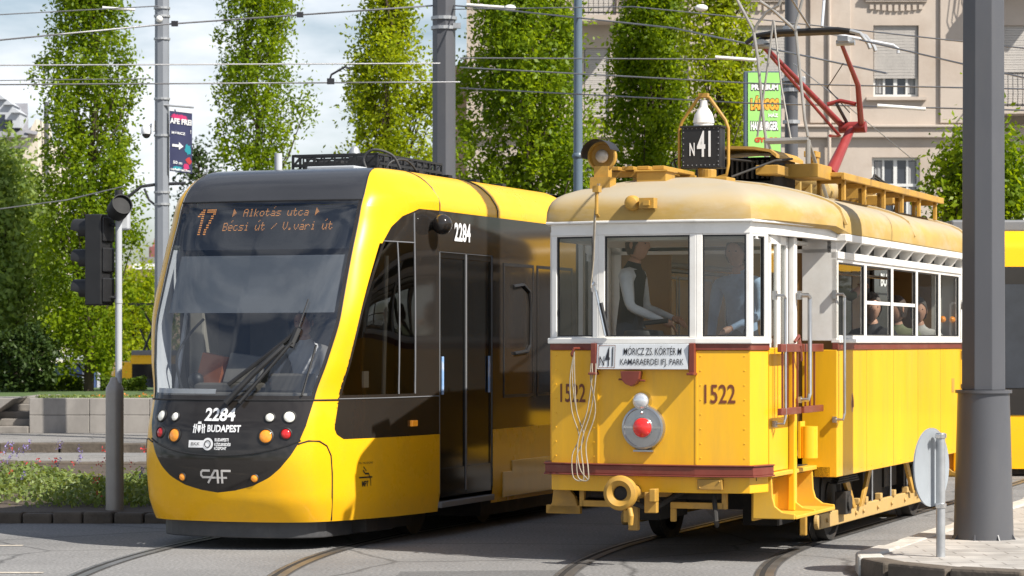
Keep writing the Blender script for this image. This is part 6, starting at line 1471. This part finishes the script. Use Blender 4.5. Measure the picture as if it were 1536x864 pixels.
# ================================================================== people in the trams
def person(label, loc, rz, sit, arms, shirt, trousers, hair, torso=None, head_turn=0.0, lean=0.0, sleeve_long=True, hands=('rest', 'rest'), curly=False):
    """one continuous skinned body; arms = ((elbow, wrist) left, (elbow, wrist) right) in body space (x right, y forward, z up)"""
    root = thing('person', label, 'person', loc, rz)
    V = []; E = []; Rd = []; T = []
    def j(p, r, tag_, par=None):
        V.append(Vector(p)); Rd.append(r); T.append(tag_)
        if par is not None: E.append((par, len(V)-1))
        return len(V)-1
    z0 = .09 if sit else .93
    ly = lambda z: lean*max(0, z)
    S_ = lambda x, y, z: (x, y+ly(z), z0+z)
    pel = j(S_(0, 0, 0), (.15, .115), 'leg'); sp = j(S_(0, 0, .20), (.135, .105), 'torso', pel); ch = j(S_(0, 0, .40), (.155, .11), 'torso', sp)
    nb_ = j(S_(0, 0, .525), (.075, .07), 'torso', ch); nk = j(S_(0, .01, .57), (.054, .057), 'skin', nb_); j(S_(0, .025, .615), (.05, .055), 'skin', nk)
    hands_at = []
    for k, sg in ((0, -1), (1, 1)):
        sh = j(S_(sg*.195, 0, .47), (.068, .068), 'arm', ch); el, wr = [Vector(q) for q in arms[k]]
        el = Vector(S_(*el)); wr = Vector(S_(*wr)); s0 = V[sh]
        m1 = j(s0.lerp(el, .5), (.056, .052), 'arm', sh); e_ = j(el, (.044, .044), 'arm', m1); m2 = j(el.lerp(wr, .5), (.040, .038), 'fore', e_); w_ = j(wr, (.028, .026), 'skin' if not sleeve_long else 'fore', m2)
        d = (wr-el).normalized(); j(wr+d*.05, (.03, .022), 'skin', w_); hands_at.append((wr+d*.07, d, sg))
    for sg in (-1, 1):
        if sit:
            h = j((sg*.095, .05, z0-.01), (.09, .085), 'leg', pel); k1 = j((sg*.11, .25, z0+.01), (.075, .075), 'leg', h); k_ = j((sg*.12, .43, z0+.01), (.058, .06), 'leg', k1); c_ = j((sg*.12, .45, z0-.20), (.05, .052), 'leg', k_); a_ = j((sg*.12, .43, z0-.42), (.035, .038), 'leg', c_); j((sg*.125, .56, z0-.46), (.04, .03), 'shoe', a_)
        else:
            h = j((sg*.095, 0, .86), (.09, .09), 'leg', pel); k1 = j((sg*.10, .01, .68), (.078, .08), 'leg', h); k_ = j((sg*.10, .015, .48), (.056, .06), 'leg', k1); c_ = j((sg*.10, -.01, .33), (.05, .055), 'leg', k_); a_ = j((sg*.10, -.02, .09), (.036, .04), 'leg', c_); j((sg*.11, .12, .04), (.042, .032), 'shoe', a_)
    me = bpy.data.meshes.new('person'); me.from_pydata([tuple(v) for v in V], E, [])
    o = bpy.data.objects.new('person_body', me); COL.objects.link(o)
    o.modifiers.new('s', 'SKIN'); o.modifiers.new('u', 'SUBSURF').levels = 1
    for i, sv in enumerate(me.skin_vertices[0].data): sv.radius = Rd[i]; sv.use_root = (i == 0)
    dg = bpy.context.evaluated_depsgraph_get(); dg.update(); ev = bpy.data.meshes.new_from_object(o.evaluated_get(dg))
    bv = [tuple(v.co) for v in ev.vertices]; bf = [list(p.vertices) for p in ev.polygons]
    bpy.data.objects.remove(o); bpy.data.meshes.remove(me); bpy.data.meshes.remove(ev)
    mats = [M['skin'], shirt, trousers, M['black'], torso or shirt]; mi_ = {'skin': 0, 'arm': 1, 'fore': 1 if sleeve_long else 0, 'torso': 4, 'leg': 2, 'shoe': 3}
    mb = MB(); mb.v = list(bv)
    for q in bf:
        c = sum((Vector(bv[i]) for i in q), Vector())/len(q)
        best = min(range(len(V)), key=lambda i: (V[i]-c).length - max(Rd[i])*.6); mb.f.append(q); mb.m.append(mi_[T[best]])
    # head with face
    hc = V[5] + Vector((0, .015, .095)); Hm = Matrix.Rotation(head_turn, 3, 'Z')
    hv = []; hf = []; seg, rings = 20, 16
    for a in range(rings+1):
        th = math.pi*a/rings
        for b in range(seg):
            ph = 2*math.pi*b/seg; x = math.sin(th)*math.cos(ph); y = math.sin(th)*math.sin(ph); z = math.cos(th)
            px_ = .079*x*(1-.22*max(0, -z)); py_ = .100*y*(1-.10*max(0, -z)); pz_ = .124*z
            if y > .2: py_ += .028*math.exp(-((x/.16)**2+((z+.12)/.16)**2)) - .008*math.exp(-(((abs(x)-.36)/.16)**2+((z-.08)/.12)**2)) + .010*math.exp(-((x/.3)**2+((z+.52)/.08)**2)) + .010*math.exp(-((x/.3)**2+((z+.85)/.12)**2))
            hv.append(hc + Hm @ Vector((px_, py_, pz_)))
    hf = [(a*seg+b, (a+1)*seg+b, (a+1)*seg+(b+1) % seg, a*seg+(b+1) % seg) for a in range(rings) for b in range(seg)]
    mb.add(hv, hf, 0)
    for sg in (-1, 1): mb.ball(hc + Hm @ Vector((sg*.081, -.008, -.005)), (.010, .022, .032), 8, 6, 0)
    # hands: palm, four unequal fingers and a thumb
    for k, (p, d, sg) in enumerate(hands_at):
        side_ = d.cross(Vector((0, 0, 1)) if abs(d.z) < .9 else Vector((0, 1, 0))).normalized(); nrm = side_.cross(d).normalized()
        if nrm.z > 0 and abs(d.z) < .9: nrm = -nrm
        mb.tube([p-d*.03, p, p+d*.035], [.024, .032, .028], 8, 0)
        pose = hands[k]
        for f_, (off_, ln_) in enumerate(((-.027, .070), (-.009, .080), (.009, .075), (.027, .060))):
            b0 = p+d*.03+side_*off_*sg; curl = .5
            if pose == 'point': curl = 0.0 if f_ == 0 else 1.6
            if pose == 'rest': curl = .55
            pts = [b0]; dd = d.copy()
            for s_ in range(3):
                dd = (dd + nrm*curl*.55).normalized(); pts.append(pts[-1]+dd*ln_/3)
            mb.tube(pts, [.0095, .009, .008, .006], 6, 0)
        t0 = p-d*.01-side_*.028*sg; t1 = t0+(d*.6-side_*sg*.8).normalized()*.03; mb.tube([t0, t1, t1+(d*.95+nrm*.2).normalized()*.03], [.011, .010, .007], 6, 0)
    build('person_body', mb, mats, root, smooth=70)
    g = MB()
    for sg in (-1, 1): g.ball(hc + Hm @ Vector((sg*.028, .088, .008)), (.010, .006, .005), 8, 6)
    build('eyes', g, M['ink'], root)
    g = MB(); hv = []; rr = random.Random(len(label))
    for a in range(11):
        th = math.pi*.70*a/10
        for b in range(24):
            ph = 2*math.pi*b/24; fr_ = max(0, math.sin(ph)); lim = 1-.56*fr_**.7
            t2 = th*lim; k = 1.09+(rr.uniform(-.05, .16) if curly else rr.uniform(-.01, .03))
            hv.append(hc + Hm @ Vector((.080*k*math.sin(t2)*math.cos(ph), .101*k*math.sin(t2)*math.sin(ph)-.004, .125*k*math.cos(t2))))
    g.add(hv, [(a*24+b, (a+1)*24+b, (a+1)*24+(b+1) % 24, a*24+(b+1) % 24) for a in range(10) for b in range(24)]); build('hair', g, hair, root, smooth=60)
    return root
u_ = Vector((math.sin(TH), math.cos(TH), 0)); v_ = Vector((math.cos(TH), -math.sin(TH), 0))
def ot(w_, t, z): q = Vector((2.68, 25.41, 0)) + v_*w_ + u_*t; return (q.x, q.y, z)
def mt(w_, t, z): q = Vector((-1.826, 24.02, 0)) + v_*w_ + u_*t; return (q.x, q.y, z)
clothw = pm('white shirt', (.62, .62, .64), .85, var=.12, scale=9, bump=1, bscale=9); clothb = pm('blue shirt', (.30, .42, .62), .85, var=.15, scale=9, bump=1, bscale=9); vest = pm('black vest', (.015, .015, .018), .8, var=.2)
jean = pm('dark trousers', (.03, .035, .05), .85, var=.15); green = pm('olive jacket', (.17, .18, .10), .85, var=.15); grayc = pm('pale jacket', (.48, .47, .45), .85, var=.15)
dn = ((-.24, .10, .20), (-.12, .34, .10)); dnr = ((.24, .10, .20), (.10, .34, .08))
person('person in white shirt and black vest driving the old tram, seen in the front window', ot(-.33, -4.08, .90), R(-90-20), False, (((-.26, .05, .20), (-.16, .30, .12)), ((.27, .08, .20), (.16, .30, .10))), clothw, jean, M['hairb'], vest, -.3, .06, hands=('rest', 'rest'))
person('person in pale blue shirt standing on the front platform of the old tram', ot(.50, -3.62, .84), R(-35-180), False, (dn, ((.26, .02, .18), (.25, .10, -.08))), clothb, jean, M['hairb'], None, .2, .12)
lap = ((-.20, .07, .22), (-.11, .28, .12)), ((.20, .07, .22), (.11, .28, .12))
sitr = R(180)-TH
def seat_t(k): return -2.85+.35+k*1.08+.24
person('person raising a pointing hand in the first side window of the old tram', ot(.30, -.28, .84), -TH-.12, False, (dn, ((.26, .22, .40), (.26, .48, .50))), green, jean, M['hairb'], None, 0, 0, False, hands=('rest', 'point'))
person('person with curly greying hair in dark jacket behind the half-open second side window', ot(.80, seat_t(2), 1.27), sitr, True, lap, vest, jean, M['hairg'], None, .5, .05, curly=True)
person('person in olive jacket seated behind the third side window of the old tram', ot(.80, seat_t(3), 1.27), sitr, True, lap, green, jean, M['hairb'], None, -.6, .02)
person('person in pale jacket seated behind the fourth side window of the old tram', ot(.80, seat_t(4), 1.27), sitr, True, lap, grayc, jean, M['hairg'], None, .3, .08)
person('person in white shirt driving the modern tram behind the windscreen', mt(.28, -.66, 1.12), R(180)-TH, True, (((-.26, .16, .22), (-.14, .42, .20)), ((.26, .16, .22), (.12, .42, .20))), clothw, jean, M['hairb'], None, 0, .05)
